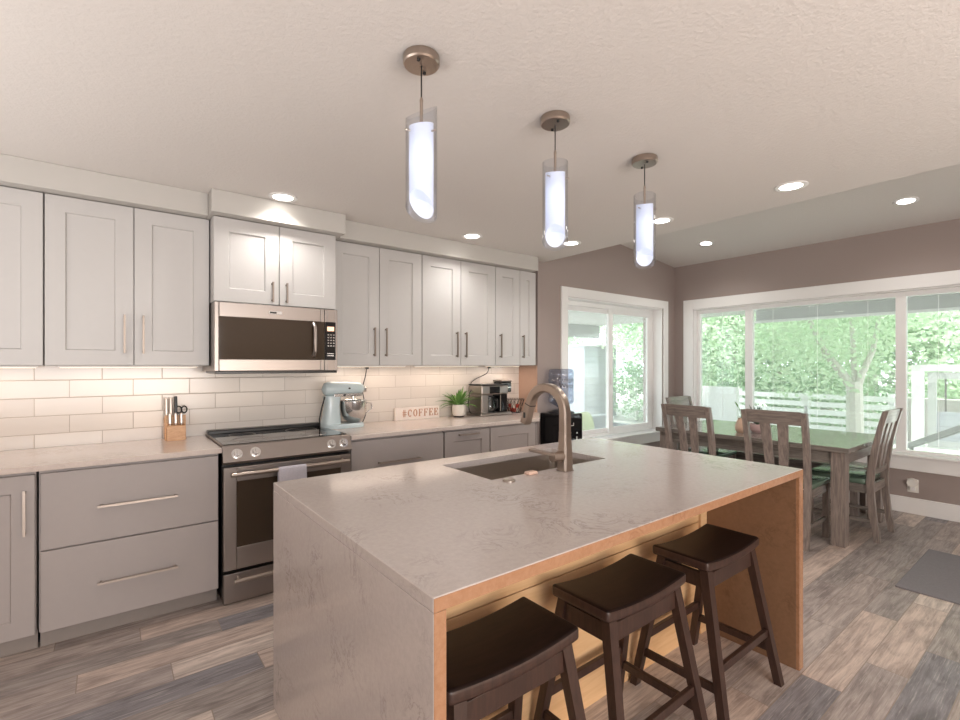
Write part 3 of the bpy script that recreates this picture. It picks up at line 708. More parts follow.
# ------------------------------------------------------------------ pendants
def make_pendant():
    t = thing('pendant_light', '', 'light', (0, 0, CEIL), 0, 'glass cylinder pendants over the island')
    B = lambda m, n, mt, p=t, **k: m.build(n, mt, p, world=False, **k)
    cn = B(MB().lathe([(.06, -.0005), (.062, -.004), (.062, -.026), (.058, -.031), (.01, -.032)], (0, 0, 0), 40), 'canopy', M['faucet'])
    for x, y in ((-.036, -.012), (.036, .012)): B(MB().lathe([(.006, -.031), (.006, -.037), (.003, -.039)], (x, y, 0), 10), 'screw', M['black_plastic'], cn)
    B(MB().cyl((0, 0, -.03), (0, 0, -.155), .0025, seg=8), 'cable', M['black_plastic'])
    B(MB().lathe([(.004, -.14), (.0065, -.15), (.0055, -.155), (.0055, -.245), (.018, -.25), (.018, -.30)], (0, 0, 0), 16), 'stem', M['faucet'])
    def slant(r, zt, zb, tt, tb, seg=40, th=.002):
        # tube with both ends cut on a slant; tilt along local x
        m = MB(); rings = []
        for rr_, z, k in ((r, zt, tt), (r, zb, tb), (r-th, zb, tb), (r-th, zt, tt)):
            rings.append([Vector((rr_*math.cos(2*PI*i/seg), rr_*math.sin(2*PI*i/seg), z+k*rr_*math.cos(2*PI*i/seg))) for i in range(seg)])
        return m.ring_tube(rings, closed=True)
    B(slant(.0535, -.190, -.525, .8, -.5), 'glass_cylinder', M['clear_glass'])
    B(slant(.041, -.232, -.50, .30, -.95), 'opal_shade', M['opal'])
    B(MB().lathe([(.006, -.29), (.014, -.30), (.016, -.33), (.013, -.39), (.004, -.40)], (0, 0, 0), 16), 'bulb', M['bulb'])
    for k in range(3):
        a = 2*PI*k/3+.5; c, s_ = math.cos(a), math.sin(a)
        B(MB().cyl((.041*c, .041*s_, -.262), (.058*c, .058*s_, -.262), .003, seg=8), 'pin', M['nickel'])
    return t
pend = make_pendant()
PR = .45
for i, (x, y) in enumerate(((.833, 1.405), (1.485, 1.405), (2.135, 1.405))):
    lab = ('glass cylinder pendant nearest the camera, over the left of the island', 'middle glass cylinder pendant of the row over the island', 'farthest glass cylinder pendant, nearest the dining area')[i]
    if i == 0: pend.location = (x, y, CEIL); pend.rotation_euler.z = PR; pend['label'] = lab
    else: dup(pend, (x, y, CEIL), PR+(0, .3, .15)[i], lab)
    lamp('pendant_lamp', 'POINT', (x, y, CEIL-.36), .06, (.86, .92, 1), shadow_soft_size=.03)

# ------------------------------------------------------------------ recessed downlights
def make_down():
    t = thing('recessed_downlight', '', 'light', (0, 0, CEIL), 0, 'recessed ceiling lights')
    MB().lathe([(.085, -.0004), (.085, -.004), (.078, -.007), (.06, -.005), (.058, -.0008)], (0, 0, 0), 40).build('trim_ring', M['white_trim'], t, world=False)
    MB().lathe([(.057, -.0008), (.057, -.0035), (.02, -.0045)], (0, 0, 0), 32).build('lens', M['lens'], t, world=False)
    return t
dl = None
downs = [(.847, 3.105, 'recessed downlight over the range, shining on the soffit above the microwave'), (2.316, 3.108, 'recessed downlight above the coffee corner wall cabinets'),
         (3.121, 2.768, 'recessed downlight at the end of the kitchen ceiling beside the middle pendant'), (3.151, 1.939, 'recessed downlight seen right beside the farthest pendant'),
         (3.145, 1.101, 'largest-looking recessed downlight right of the pendants on the kitchen ceiling')]
for x, y, lab in downs:
    if dl is None: dl = make_down(); dl.location = (x, y, CEIL); dl['label'] = lab
    else: dup(dl, (x, y, CEIL), 0, lab)
    lamp('downlight_lamp', 'SPOT', (x, y, CEIL-.012), 26, (1, .95, .90), spot_size=math.radians(140), spot_blend=.8, shadow_soft_size=.05)
tl = math.atan(.1125)
for x, y, lab in ((5.306, 2.708, 'recessed downlight on the sloped dining ceiling near the wall corner'), (5.272, .99, 'recessed downlight on the sloped dining ceiling above the right window')):
    o = dup(dl, (x, y, zd(x)), 0, lab); o.rotation_euler = (0, tl, 0)
    lamp('downlight_lamp', 'SPOT', (x, y, zd(x)-.015), 22, (1, .95, .90), spot_size=math.radians(140), spot_blend=.8, shadow_soft_size=.05)

# ------------------------------------------------------------------ things on the counters
CT = .9153
# knife block
kb = thing('knife_block', 'light wood knife block on the counter left of the range', 'knife block', (.325, 3.66, CT))
def yzprism(mb, prof, x0, x1):
    a = [mb.bm.verts.new((x0, y, z)) for y, z in prof]; b = [mb.bm.verts.new((x1, y, z)) for y, z in prof]; n = len(prof)
    mb.bm.faces.new(a); mb.bm.faces.new(b[::-1])
    for i in range(n): mb.bm.faces.new((a[i], b[i], b[(i+1) % n], a[(i+1) % n]))
    return mb
yzprism(MB(), [(3.62, CT), (3.70, CT), (3.725, CT+.125), (3.64, CT+.155)], .27, .385).build('rear_block', M['block_wood'], kb, smooth=False)
yzprism(MB(), [(3.575, CT), (3.619, CT), (3.639, CT+.10), (3.583, CT+.092)], .278, .377).build('front_block', M['block_wood'], kb, smooth=False)
def knife(x, y, z, ln, lab, mt='nickel', dk=False):
    t = thing('knife', lab, 'knife', (x, y, z), 0, 'knives in the wooden block')
    d = Vector((0, .16, 1)).normalized(); p = Vector((x, y, z))
    MB().bar(p-d*.05, p+d*.004, .016, .002, up=(1, 0, 0)).build('blade', M['chrome'], t)
    MB().bar(p+d*.004, p+d*ln, .020, .018, up=(1, 0, 0), w1=.025, d1=.017, bev=.005).build('handle', M['black_plastic'] if dk else M['nickel'], t)
for i, x in enumerate((.296, .327, .358)): knife(x, 3.612, CT+.097, .075, ('small steel-handled knife at the front left of the block', 'small steel-handled knife in the middle of the front row', 'small steel-handled knife at the front right of the block')[i])
for i, (x, l, dk) in enumerate(((.282, .12, False), (.306, .12, False), (.334, .13, True))): knife(x, 3.672, CT+.146, l, ('steel-handled long knife at the rear left of the block', 'steel-handled long knife second from left in the rear row', 'dark-handled long knife in the middle of the rear row')[i], dk=dk)
sc = thing('kitchen_scissors', 'dark-handled scissors at the right of the knife block', 'scissors', (.366, 3.68, CT+.145))
MB().bar((.366, 3.676, CT+.09), (.366, 3.684, CT+.165), .012, .004, up=(1, 0, 0)).build('blade', M['chrome'], sc)
for dx in (-.014, .016): MB().tube([(.366+dx+.015*math.cos(a*PI/8), 3.69, CT+.186+.022*math.sin(a*PI/8)) for a in range(16)], .0045, 6, True).build('handle', M['black_plastic'], sc)
# stand mixer
mx = thing('stand_mixer', 'pale blue stand mixer with steel bowl on the counter', 'mixer', (1.43, 3.58, CT))
x0, y0 = 1.43, 3.58
bs = MB()
def rp_(cx, cy, a, b, z, n=28, e=3.0):
    return [Vector((cx+a*abs(math.cos(2*PI*k/n))**(2/e)*math.copysign(1, math.cos(2*PI*k/n)), cy+b*abs(math.sin(2*PI*k/n))**(2/e)*math.copysign(1, math.sin(2*PI*k/n)), z)) for k in range(n)]
bs.ring_tube([rp_(x0-.015, y0, .165, .105, CT+.0003), rp_(x0-.015, y0, .166, .106, CT+.018), rp_(x0-.015, y0, .155, .095, CT+.032), rp_(x0-.03, y0, .12, .06, CT+.036)])
bs.build('base', M['mixer_paint'], mx)
MB().ring_tube([rp_(x0-.105, y0, .072, .075, CT+.03), rp_(x0-.10, y0, .062, .060, CT+.10), rp_(x0-.095, y0, .055, .050, CT+.18), rp_(x0-.095, y0, .066, .052, CT+.245)]).build('column', M['mixer_paint'], mx)
hd = MB(); rings = []
for i in range(17):
    u = i/16; x = x0-.175+u*.345
    r = .062*(max(0, 1-abs(2*u-1)**5))**.5*(1.02-.22*u)+.004
    zc = CT+.292
    rings.append([Vector((x, y0+r*math.cos(2*PI*k/24)*.95, zc+r*math.sin(2*PI*k/24)*(1 if math.sin(2*PI*k/24) > 0 else .85))) for k in range(24)])
hd = hd.ring_tube(rings).build('head', M['mixer_paint'], mx)
MB().box(x0-.10, x0+.125, y0-.0605, y0+.0605, CT+.238, CT+.262, .004).build('trim_band', M['chrome'], hd)
MB().cyl((x0+.168, y0, CT+.285), (x0+.178, y0, CT+.285), .022, seg=20).build('hub_cover', M['chrome'], hd)
MB().cyl((x0+.02, y0-.055, CT+.30), (x0+.02, y0-.066, CT+.30), .007, seg=12).build('lock_knob', M['black_plastic'], hd)
MB().cyl((x0-.02, y0-.06, CT+.25), (x0-.02, y0-.07, CT+.25), .008, seg=12).build('speed_knob', M['black_plastic'], hd)
MB().cyl((x0+.075, y0, CT+.24), (x0+.075, y0, CT+.175), .014, seg=12).build('beater_shaft', M['chrome'], mx)
bw = MB().lathe([(.045, .037), (.05, .042), (.075, .06), (.095, .09), (.103, .13), (.105, .20), (.108, .203), (.104, .204), (.101, .20), (.099, .13), (.09, .095), (.06, .06), (.01, .055)], (x0+.075, y0, CT), 36).build('bowl', M['chrome'], mx)
MB().tube([(x0+.075+.10, y0-.03, CT+.18), (x0+.075+.135, y0-.035, CT+.175), (x0+.075+.14, y0-.035, CT+.13), (x0+.075+.10, y0-.03, CT+.10)], .006, 8).build('bowl_handle', M['chrome'], bw)
MB().tube([(x0-.16, y0-.03, CT+.24), (x0-.195, y0-.06, CT+.16), (x0-.215, y0-.07, CT+.08), (x0-.205, y0-.05, CT+.01), (x0-.18, y0-.01, CT+.006)], .005, 8).build('cord', M['black_plastic'], mx)
def cord(pts, lab, plug):
    t = thing('power_cord', lab, 'cord', pts[0])
    # smooth the path
    P = [Vector(p) for p in pts]; out = []
    for i in range(len(P)-1):
        a = P[max(i-1, 0)]; b = P[i]; c = P[i+1]; d = P[min(i+2, len(P)-1)]
        for k in range(6):
            u = k/6; out.append(.5*((2*b)+(c-a)*u+(2*a-5*b+4*c-d)*u*u+(3*b-a-3*c+d)*u**3))
    out.append(P[-1])
    MB().tube(out, .004, 8).build('cable', M['black_plastic'], t)
    q = Vector(pts[0]); MB().box(q.x-.012, q.x+.012, q.y-.012, q.y+.012, q.z-.028, q.z, .004).build('plug', M['black_plastic'], t)
cord([(1.675, 3.70, UB-.001), (1.665, 3.71, 1.30), (1.64, 3.71, 1.20), (1.655, 3.71, 1.10), (1.665, 3.70, 1.0), (1.63, 3.69, .921)], 'thin black cord dropping from under the wall cabinet behind the mixer', 1)
cord([(2.97, 3.70, UB-.001), (2.95, 3.71, 1.315), (2.83, 3.715, 1.265), (2.76, 3.71, 1.23), (2.745, 3.70, 1.212)], 'black cord running from under the wall cabinet to the coffee maker', 1)

# #COFFEE sign
sg = thing('word_sign', 'white block sign reading #COFFEE leaning on the tiles', 'sign', (2.23, 3.69, CT))
SGX0, SGX1, SGY = 1.93, 2.375, 3.685
MB().box(SGX0, SGX1, SGY, SGY+.03, CT, CT+.108, .003).build('board', M['sign_white'], sg)
def letters(txt, x, z, h, y, mat, parent):
    w = h*.62; T = h*.15; sr = h*.07; sp = h*.22
    bx = lambda a0, a1, b0, b1: m.box(x+a0, x+a1, y-.004, y+.0003, z+b0, z+b1)
    for ch in txt:
        m = MB()
        if ch == '#':
            for q in (.3, .62): bx(w*q-.24*T, w*q+.24*T, 0, h)
            for q in (.33, .62): bx(0, w, h*q-.24*T, h*q+.24*T)
        elif ch in 'CO':
            n = 28; a0, a1 = (0, 2*PI) if ch == 'O' else (.75, 2*PI-.75)
            o1, i1 = [], []
            for k in range(n+1):
                a = a0+(a1-a0)*k/n
                o1.append((x+w/2+w/2*math.cos(a), z+h/2+h/2*math.sin(a))); i1.append((x+w/2+(w/2-T)*math.cos(a), z+h/2+(h/2-sr*1.3)*math.sin(a)))
            for k in range(n):
                vs = [o1[k], o1[k+1], i1[k+1], i1[k]]
                f = [m.bm.verts.new((px, y-.004, pz)) for px, pz in vs]; bk = [m.bm.verts.new((px, y+.0003, pz)) for px, pz in vs]
                m.bm.faces.new(f); m.bm.faces.new((f[0], f[1], bk[1], bk[0])); m.bm.faces.new((f[2], f[3], bk[3], bk[2]))
            if ch == 'C': bx(w*.8, w*.8+sr, h*.62, h*.95); 
        else:
            bx(.1*w, .1*w+T, 0, h); bx(0, .1*w+T+.1*w, 0, sr); bx(0, w*.95, h-sr, h); bx(w*.95-sr, w*.95, h*.74, h)
            bx(.1*w, w*.7, h*.48, h*.48+sr); bx(w*.7-sr, w*.7, h*.38, h*.65)
            if ch == 'E': bx(0, w*.97, 0, sr); bx(w*.97-sr, w*.97, 0, h*.28)
        x += w+sp
        m.build('letter', mat, parent, smooth=False)
letters('#COFFEE', 1.995, CT+.026, .064, SGY, M['copper_ink'], sg)

# potted plant by the coffee maker
def blades(n, r0, ln, droop, wd, c, seed, up=.9, seg=6):
    rnd = random.Random(seed); m = MB()
    for i in range(n):
        a = 2*PI*i*.381966+rnd.uniform(-.2, .2); tilt = rnd.uniform(.12, 1.0); L = ln*rnd.uniform(.75, 1.1)
        d = Vector((math.cos(a), math.sin(a), 0)); s_ = Vector((-math.sin(a), math.cos(a), 0)); prev = None
        for k in range(seg+1):
            u = k/seg; el = (PI/2-tilt)-droop*u*tilt
            p = Vector(c)+d*r0+ (d*math.sin(tilt+droop*u*tilt*.6)+Vector((0, 0, up*math.cos(tilt+droop*u*tilt*.6))))*L*u
            w_ = wd*(math.sin(PI*min(1, .18+u*.82)))**.8+.0004
            cur = (m.bm.verts.new(p-s_*w_+Vector((0, 0, w_*.4))), m.bm.verts.new(p), m.bm.verts.new(p+s_*w_+Vector((0, 0, w_*.4))))
            if prev:
                m.bm.faces.new((prev[0], prev[1], cur[1], cur[0])); m.bm.faces.new((prev[1], prev[2], cur[2], cur[1]))
            prev = cur
    return m
pl = thing('potted_plant', 'small spiky green plant in a white pot beside the coffee maker', 'plant', (2.545, 3.62, CT))
MB().lathe([(.048, .0002), (.052, .006), (.05, .012)], (2.545, 3.62, CT), 28).build('saucer', M['coffee'], pl)
MB().lathe([(.048, .0125), (.06, .03), (.062, .1), (.058, .115), (.053, .115), (.055, .1), (.052, .095), (.01, .095)], (2.545, 3.62, CT), 28).build('pot', M['ceramic'], pl)
blades(38, .014, .205, 1.25, .0135, (2.545, 3.62, CT+.094), 3).build('leaves', M['leaf'], pl)

# coffee maker
KX, KY = 2.895, 3.60
cm = thing('coffee_maker', 'steel and black coffee maker with glass carafe on the counter', 'coffee maker', (KX, KY, CT))
MB().box(KX-.19, KX+.19, KY-.11, KY+.11, CT+.0003, CT+.028, .008).build('base', M['steel'], cm)
MB().box(KX-.17, KX+.135, KY+.02, KY+.105, CT+.028, CT+.20, .006).build('tank', M['steel'], cm)
MB().box(KX-.175, KX-.095, KY-.10, KY+.02, CT+.028, CT+.20, .006).build('left_column', M['steel'], cm)
MB().box(KX+.05, KX+.14, KY-.10, KY+.02, CT+.028, CT+.20, .006).build('right_column', M['black_gloss'], cm)
MB().box(KX-.18, KX+.15, KY-.105, KY+.105, CT+.20, CT+.285, .012).build('brew_head', M['steel'], cm)
MB().box(KX-.178, KX+.148, KY-.103, KY+.103, CT+.285, CT+.297, .004).build('lid', M['black_plastic'], cm)
gr = MB().box(KX+.07, KX+.195, KY-.10, KY+.03, CT+.215, CT+.315, .01).build('pod_head', M['black_gloss'], cm)
MB().box(KX+.065, KX+.2, KY-.105, KY+.035, CT+.3155, CT+.335, .008).build('pod_lid', M['steel'], gr)
MB().box(KX+.14, KX+.185, KY-.108, KY-.1, CT+.258, CT+.268, .002).build('pod_lever', M['chrome'], gr)
MB().box(KX-.085, KX+.04, KY-.109, KY-.1045, CT+.21, CT+.275, .002).build('display_panel', M['black_gloss'], cm)
MB().cyl((KX-.03, KY-.03, CT+.0282), (KX-.03, KY-.03, CT+.034), .062, seg=28).build('hot_plate', M['black_plastic'], cm)
cf = MB().lathe([(.055, .0345), (.064, .06), (.064, .1), (.05, .14), (.046, .155), (.044, .155), (.048, .138), (.062, .1), (.062, .06), (.053, .037)], (KX-.03, KY-.03, CT), 28).build('carafe', M['carafe_glass'], cm)
MB().lathe([(.05, .1552), (.05, .175), (.02, .182)], (KX-.03, KY-.03, CT), 24).build('carafe_lid', M['black_plastic'], cf)
MB().tube([(KX-.01, KY-.072, CT+.165), (KX+.0, KY-.115, CT+.155), (KX+.0, KY-.118, CT+.09), (KX-.01, KY-.09, CT+.06)], .009, 8).build('carafe_handle', M['black_plastic'], cf)
MB().tube([(KX-.175, KY+.06, CT+.245), (KX-.215, KY+.04, CT+.2), (KX-.235, KY+.03, CT+.12), (KX-.22, KY+.03, CT+.04), (KX-.188, KY+.04, CT+.02)], .0045, 8).build('cord', M['black_plastic'], cm)
# wire basket with pods
BX, BY = 3.235, 3.62
wb = thing('wire_basket', 'dark wire basket at the right end of the counter', 'basket', (BX, BY, CT))
m = MB(); m.lathe([(.062, .0003), (.062, .006), (.01, .006)], (BX, BY, CT), 24); m.build('base', M['black_plastic'], wb)
m = MB(); n = 16
def bp_(a, u): r = .062+.038*u; return (BX+r*math.cos(a), BY+r*math.sin(a), CT+.006+.13*u)
for k in range(n):
    a = 2*PI*k/n
    m.tube([bp_(a+.5*u, u) for u in (0, .25, .5, .75, 1)], .0018, 5); m.tube([bp_(a-.5*u, u) for u in (0, .25, .5, .75, 1)], .0018, 5)
m.tube([bp_(2*PI*k/32, 1) for k in range(32)], .0025, 5, True); m.build('wire_mesh', M['black_plastic'], wb)
for i, (dx, dy, dz) in enumerate(((-.02, -.02, 0), (.022, .0, 0), (-.012, .026, 0), (-.032, -.012, .042), (.014, -.03, .042), (.02, .028, .042), (-.03, .03, .043))):
    col = ('red_foil', 'cream_foil')[i % 2]
    o = MB().lathe([(.015, .0), (.02, .034), (.022, .036), (.01, .037)], (BX+dx, BY+dy, CT+.0065+dz), 14).build('coffee_pod', M[col])
    tag(o, ('red' if i % 2 == 0 else 'cream')+' coffee pod inside the wire basket', 'pod', 'pods in the wire basket')

# ------------------------------------------------------------------ water dispenser
DX, DY = 3.575, 3.30
wdp = thing('water_dispenser', 'black floor water dispenser between counter and sliding window', 'water dispenser', (DX, DY, 0))
MB().box(DX-.15, DX+.15, DY-.15, DY+.15, .0005, .915, .012).build('body', M['black_gloss'], wdp)
MB().lathe([(.13, .0), (.13, .012), (.07, .03), (.06, .03)], (DX, DY, .9153), 28).build('collar', M['black_plastic'], wdp)
fp = MB().box(DX-.12, DX+.13, DY-.156, DY-.1502, .45, .90, .004).build('front_panel', M['black_gloss'], wdp)
ic = MB(); ic.box(DX-.05, DX+.01, DY-.158, DY-.1558, .80, .806); ic.box(DX+.004, DX+.01, DY-.158, DY-.1558, .80, .83)
ic.box(DX+.05, DX+.066, DY-.158, DY-.1558, .72, .734); ic.box(DX+.05, DX+.06, DY-.158, DY-.1558, .65, .69); ic.build('control_marks', M['outlet'], fp)
wbt = thing('water_bottle', 'clear blue five gallon water bottle upside down on the dispenser', 'bottle', (DX, DY, .946))
pr_ = [(.03, .0), (.03, .02), (.05, .035), (.115, .07)]
for k in range(5):
    z = .08+k*.062; pr_ += [(.124, z), (.126, z+.02), (.126, z+.04), (.120, z+.052)]
pr_ += [(.124, .385), (.12, .40), (.10, .408), (.02, .40)]
MB().lathe(pr_, (DX, DY, .946), 32).build('shell', M['bottle_plastic'], wbt)
# label lettering on the bottle ("Culligan Water"), wrapped on the side facing the room
fcv = bpy.data.curves.new('lettering_curve', 'FONT'); fcv.body = 'Culligan\nWater'; fcv.size = .062; fcv.align_x = 'CENTER'; fcv.extrude = .0005
fo = bpy.data.objects.new('lettering_tmp', fcv); C.objects.link(fo)
dg = bpy.context.evaluated_depsgraph_get(); me = bpy.data.meshes.new_from_object(fo.evaluated_get(dg)); bpy.data.objects.remove(fo)
A0 = -PI/2-.32
bm = bmesh.new(); bm.from_mesh(me); bmesh.ops.subdivide_edges(bm, edges=bm.edges[:], cuts=1)
for v in bm.verts:
    a = A0+v.co.x/.128; r = .128+v.co.z; v.co = Vector((r*math.cos(a), r*math.sin(a), .285+v.co.y))
seen = set()
for v0 in bm.verts:
    if v0 in seen: continue
    st_, isl_ = [v0], []
    seen.add(v0)
    while st_:
        v = st_.pop(); isl_.append(v)
        for e in v.link_edges:
            o_ = e.other_vert(v)
            if o_ not in seen: seen.add(o_); st_.append(o_)
    ix = {v: k for k, v in enumerate(isl_)}; fs = [[ix[v] for v in f.verts] for f in bm.faces if f.verts[0] in ix]
    lm = bpy.data.meshes.new('letter'); lm.from_pydata([tuple(v.co) for v in isl_], [], fs); lm.materials.append(M['ext_dark'])
    lo = bpy.data.objects.new('letter', lm); C.objects.link(lo); lo.parent = wbt
bm.free()

# ------------------------------------------------------------------ dining set
TX0, TX1, TY0, TY1, TZ = 4.385, 5.50, 1.15, 2.76, .765
dt = thing('dining_table', 'weathered grey wood dining table by the window', 'table', ((TX0+TX1)/2, (TY0+TY1)/2, 0))
m = MB(); nb = 6
for k in range(nb): m.box(TX0+(TX1-TX0)*k/nb+.0006, TX0+(TX1-TX0)*(k+1)/nb-.0006, TY0, TY1, TZ-.04, TZ, .0025, 1)
m.build('tabletop', M['grey_wood_y'], dt)
for x in (TX0+.03, TX1-.125):
    for y in (TY0+.03, TY1-.125): MB().box(x, x+.095, y, y+.095, .0005, TZ-.0403, .004).build('leg', M['grey_wood_z'], dt)
for x in (TX0+.05, TX1-.075): MB().box(x, x+.025, TY0+.126, TY1-.126, TZ-.14, TZ-.0403, .002).build('apron', M['grey_wood_y'], dt)
for y in (TY0+.05, TY1-.075): MB().box(TX0+.126, TX1-.126, y, y+.025, TZ-.14, TZ-.0403, .002).build('apron', M['grey_wood_x'], dt)
def make_chair():
    t = thing('dining_chair', '', 'chair', (0, 0, 0), 0, 'weathered grey wood dining chairs')
    B = lambda m, n, mt: m.build(n, mt, t, world=False)
    post = [(-.262, 0), (-.24, .15), (-.222, .32), (-.215, .46), (-.225, .58), (-.25, .75), (-.285, .92), (-.315, 1.035)]
    def py(z):
        for (y0, z0), (y1, z1) in zip(post, post[1:]):
            if z0 <= z <= z1: return y0+(y1-y0)*(z-z0)/(z1-z0)
        return post[-1][0]
    for sx in (-1, 1):
        m = MB(); rings = []
        for y, z in post:
            x = sx*(.205+.008*max(0, (z-.45)/.6)); d = .024-.006*abs(z-.45)/.6; w_ = .02
            rings.append([Vector((x-w_, y-d, z)), Vector((x+w_, y-d, z)), Vector((x+w_, y+d, z)), Vector((x-w_, y+d, z))])
        m.ring_tube(rings); B(m, 'rear_leg', M['grey_wood_z'])
        B(MB().box(sx*.2-.021, sx*.2+.021, .175, .217, 0, .4395, .003), 'front_leg', M['grey_wood_z'])
        B(MB().box(sx*.2-.012, sx*.2+.012, -.195, .1745, .37, .4395, .002), 'side_rail', M['grey_wood_y'])
        B(MB().box(sx*.2-.01, sx*.2+.01, -.215, .1745, .14, .17, .002), 'stretcher', M['grey_wood_y'])
    B(MB().box(-.178, .178, .183, .207, .37, .4395, .002), 'front_rail', M['grey_wood_x'])
    B(MB().box(-.184, .184, -.223, -.2, .37, .4395, .002), 'back_rail', M['grey_wood_x'])
    m = MB(); m.box(-.225, .225, -.19, .228, .44, .485, .016, 3)
    for v in m.bm.verts:
        if v.co.z > .47: v.co.z += .014*(1-(v.co.x/.225)**2)*(1-((v.co.y-.02)/.21)**2)
    m.round = True; B(m, 'seat', M['seat_vinyl'])
    def rail(z0, z1, n, th=.022, curve=.012):
        m = MB()
        def f(u, v): 
            return None
        N = 10; rings = []
        for i in range(N+1):
            x = -.193+.386*i/N; dy = -curve*(1-(x/.193)**2)
            rings.append([Vector((x, py(z0)+dy-th/2, z0)), Vector((x, py(z0)+dy+th/2, z0)), Vector((x, py(z1)+dy+th/2, z1)), Vector((x, py(z1)+dy-th/2, z1))])
        m.ring_tube(rings); B(m, n, M['grey_wood_x'])
    rail(.935, 1.04, 'top_rail'); rail(.525, .565, 'lower_back_rail')
    for sx in (-1, 1):
        m = MB(); rings = []
        for i in range(7):
            z = .562+(.938-.562)*i/6; w_ = .03+.008*i/6; x = sx*(.048+.016*i/6); y = py(z)-.010
            rings.append([Vector((x-w_, y-.007, z)), Vector((x+w_, y-.007, z)), Vector((x+w_, y+.007, z)), Vector((x-w_, y+.007, z))])
        m.ring_tube(rings); B(m, 'slat', M['grey_wood_z'])
    return t
ch = make_chair()
ch.location = (4.395, 1.555, .0005); ch.rotation_euler.z = -PI/2
ch['label'] = 'grey wood chair on the island side of the table, nearest the island corner'
dup(ch, (4.335, 2.22, .0005), -PI/2-.07, 'grey wood chair on the island side of the table, left of the other')
dup(ch, (4.97, 1.325, .0005), 0, 'grey wood chair at the right end of the table, seen from the side')
dup(ch, (5.06, 2.585, .0005), PI, 'grey wood chair at the far left end of the table, only its top rail showing')
bn = thing('bench', 'low grey wood bench between the table and the window', 'bench', (5.52, 2.0, 0))
MB().box(5.34, 5.68, 1.30, 2.62, .425, .465, .004).build('seat', M['grey_wood_y'], bn)
for x in (5.36, 5.60):
    for y in (1.34, 2.52): MB().box(x, x+.06, y, y+.06, .0005, .4247, .003).build('leg', M['grey_wood_z'], bn)
for x in (5.375, 5.62): MB().box(x, x+.022, 1.401, 2.519, .36, .4247, .002).build('apron', M['grey_wood_y'], bn)
# things on the table
vs = thing('bud_vase', 'small terracotta-pink vase with one leaf stem on the table', 'vase', (4.66, 2.05, TZ))
MB().lathe([(.03, .0003), (.045, .02), (.048, .06), (.034, .1), (.022, .125), (.026, .135), (.022, .135), (.018, .125)], (4.66, 2.05, TZ), 24).build('vessel', M['terracotta'], vs)
MB().tube([(4.66, 2.05, TZ+.02), (4.658, 2.045, TZ+.16), (4.67, 2.07, TZ+.23)], .0025, 6).build('stem', M['leaf'], vs)
lf = MB(); lf.grid(lambda u, v: Vector((4.67+.03*u+.0*v, 2.07+.05*u, TZ+.225+.06*u))+Vector((.5, .5, -.2)).normalized()*(v-.5)*.035*math.sin(PI*u), 8, 2); lf.build('leaf', M['leaf'], vs)
sp = thing('potted_succulent', 'dark spiky succulent in a pink bowl on the dining table', 'plant', (4.80, 1.96, TZ))
MB().lathe([(.045, .0003), (.075, .03), (.085, .075), (.08, .078), (.07, .07), (.01, .068)], (4.80, 1.96, TZ), 28).build('bowl', M['pink_bowl'], sp)
blades(26, .01, .19, .5, .011, (4.80, 1.96, TZ+.07), 9, up=1).build('leaves', M['succulent'], sp)
tag(MB().box(3.9, 4.87, -.75, .785, .0005, .012, .004).build('floor_mat', M['rug']), 'flat grey floor mat at the right edge of the picture', 'rug')
# outlet with plug-in freshener
ou = thing('wall_outlet', 'white wall outlet plate under the window', 'outlet', (XW, 1.068, .26))
MB().box(XW-.006, XW-.0005, 1.028, 1.108, .20, .325, .003).build('cover_plate', M['outlet'], ou)
MB().box(XW-.009, XW-.006, 1.05, 1.086, .215, .25, .002).build('socket', M['white_trim'], ou)
fr = thing('plug_in_freshener', 'round white plug-in air freshener in the wall outlet', 'air freshener', (XW-.03, 1.07, .29))
m = MB(); m.cyl((XW-.0065, 1.07, .292), (XW-.045, 1.07, .292), .042, .036, 24); m.build('cap', M['outlet'], fr)
MB().box(XW-.036, XW-.0065, 1.052, 1.088, .225, .27, .006).build('plug', M['white_trim'], fr)

# ------------------------------------------------------------------ outdoors
struct(MB().box(XW+.15, 10.4, -8, 3.9, -.22, -.12).build('patio_floor', M['patio'], smooth=False))
struct(MB().box(10.4, 12.5, -8, 2.4, -.22, -.12).build('patio_floor_outer', M['patio'], smooth=False))
struct(MB().box(-20, 60, -40, 60, -.62, -.5).build('garden_ground', M['gravel'], smooth=False))
tag(MB().box(XW+.151, 9.7, -8, 3.9, 2.42, 2.5).build('patio_roof', M['ext_roof'], smooth=False), 'flat pale patio roof outside the big window', 'roof')
tag(MB().box(2.2, 10.2, 3.95, 8.2, 2.42, 2.5).build('patio_roof', M['ext_roof'], smooth=False), 'flat patio roof outside the sliding window', 'roof')
tag(MB().box(9.55, 9.7, -8, 3.93, 2.2, 2.419).build('patio_beam', M['ext_grey'], smooth=False), 'grey roof beam along the patio edge outside the big window', 'beam')
tag(MB().box(2.2, 10.2, 8.05, 8.2, 2.1, 2.419).build('patio_beam', M['ext_grey'], smooth=False), 'grey roof beam along the patio edge outside the sliding window', 'beam')
tag(MB().box(9.5, 9.549, -8, 3.93, 2.17, 2.215).build('fascia_strip', M['ext_white'], smooth=False), 'white strip along the grey patio roof beam', 'trim')
MBp = lambda x, y, w_, z0, z1: MB().box(x-w_/2, x+w_/2, y-w_/2, y+w_/2, z0, z1)
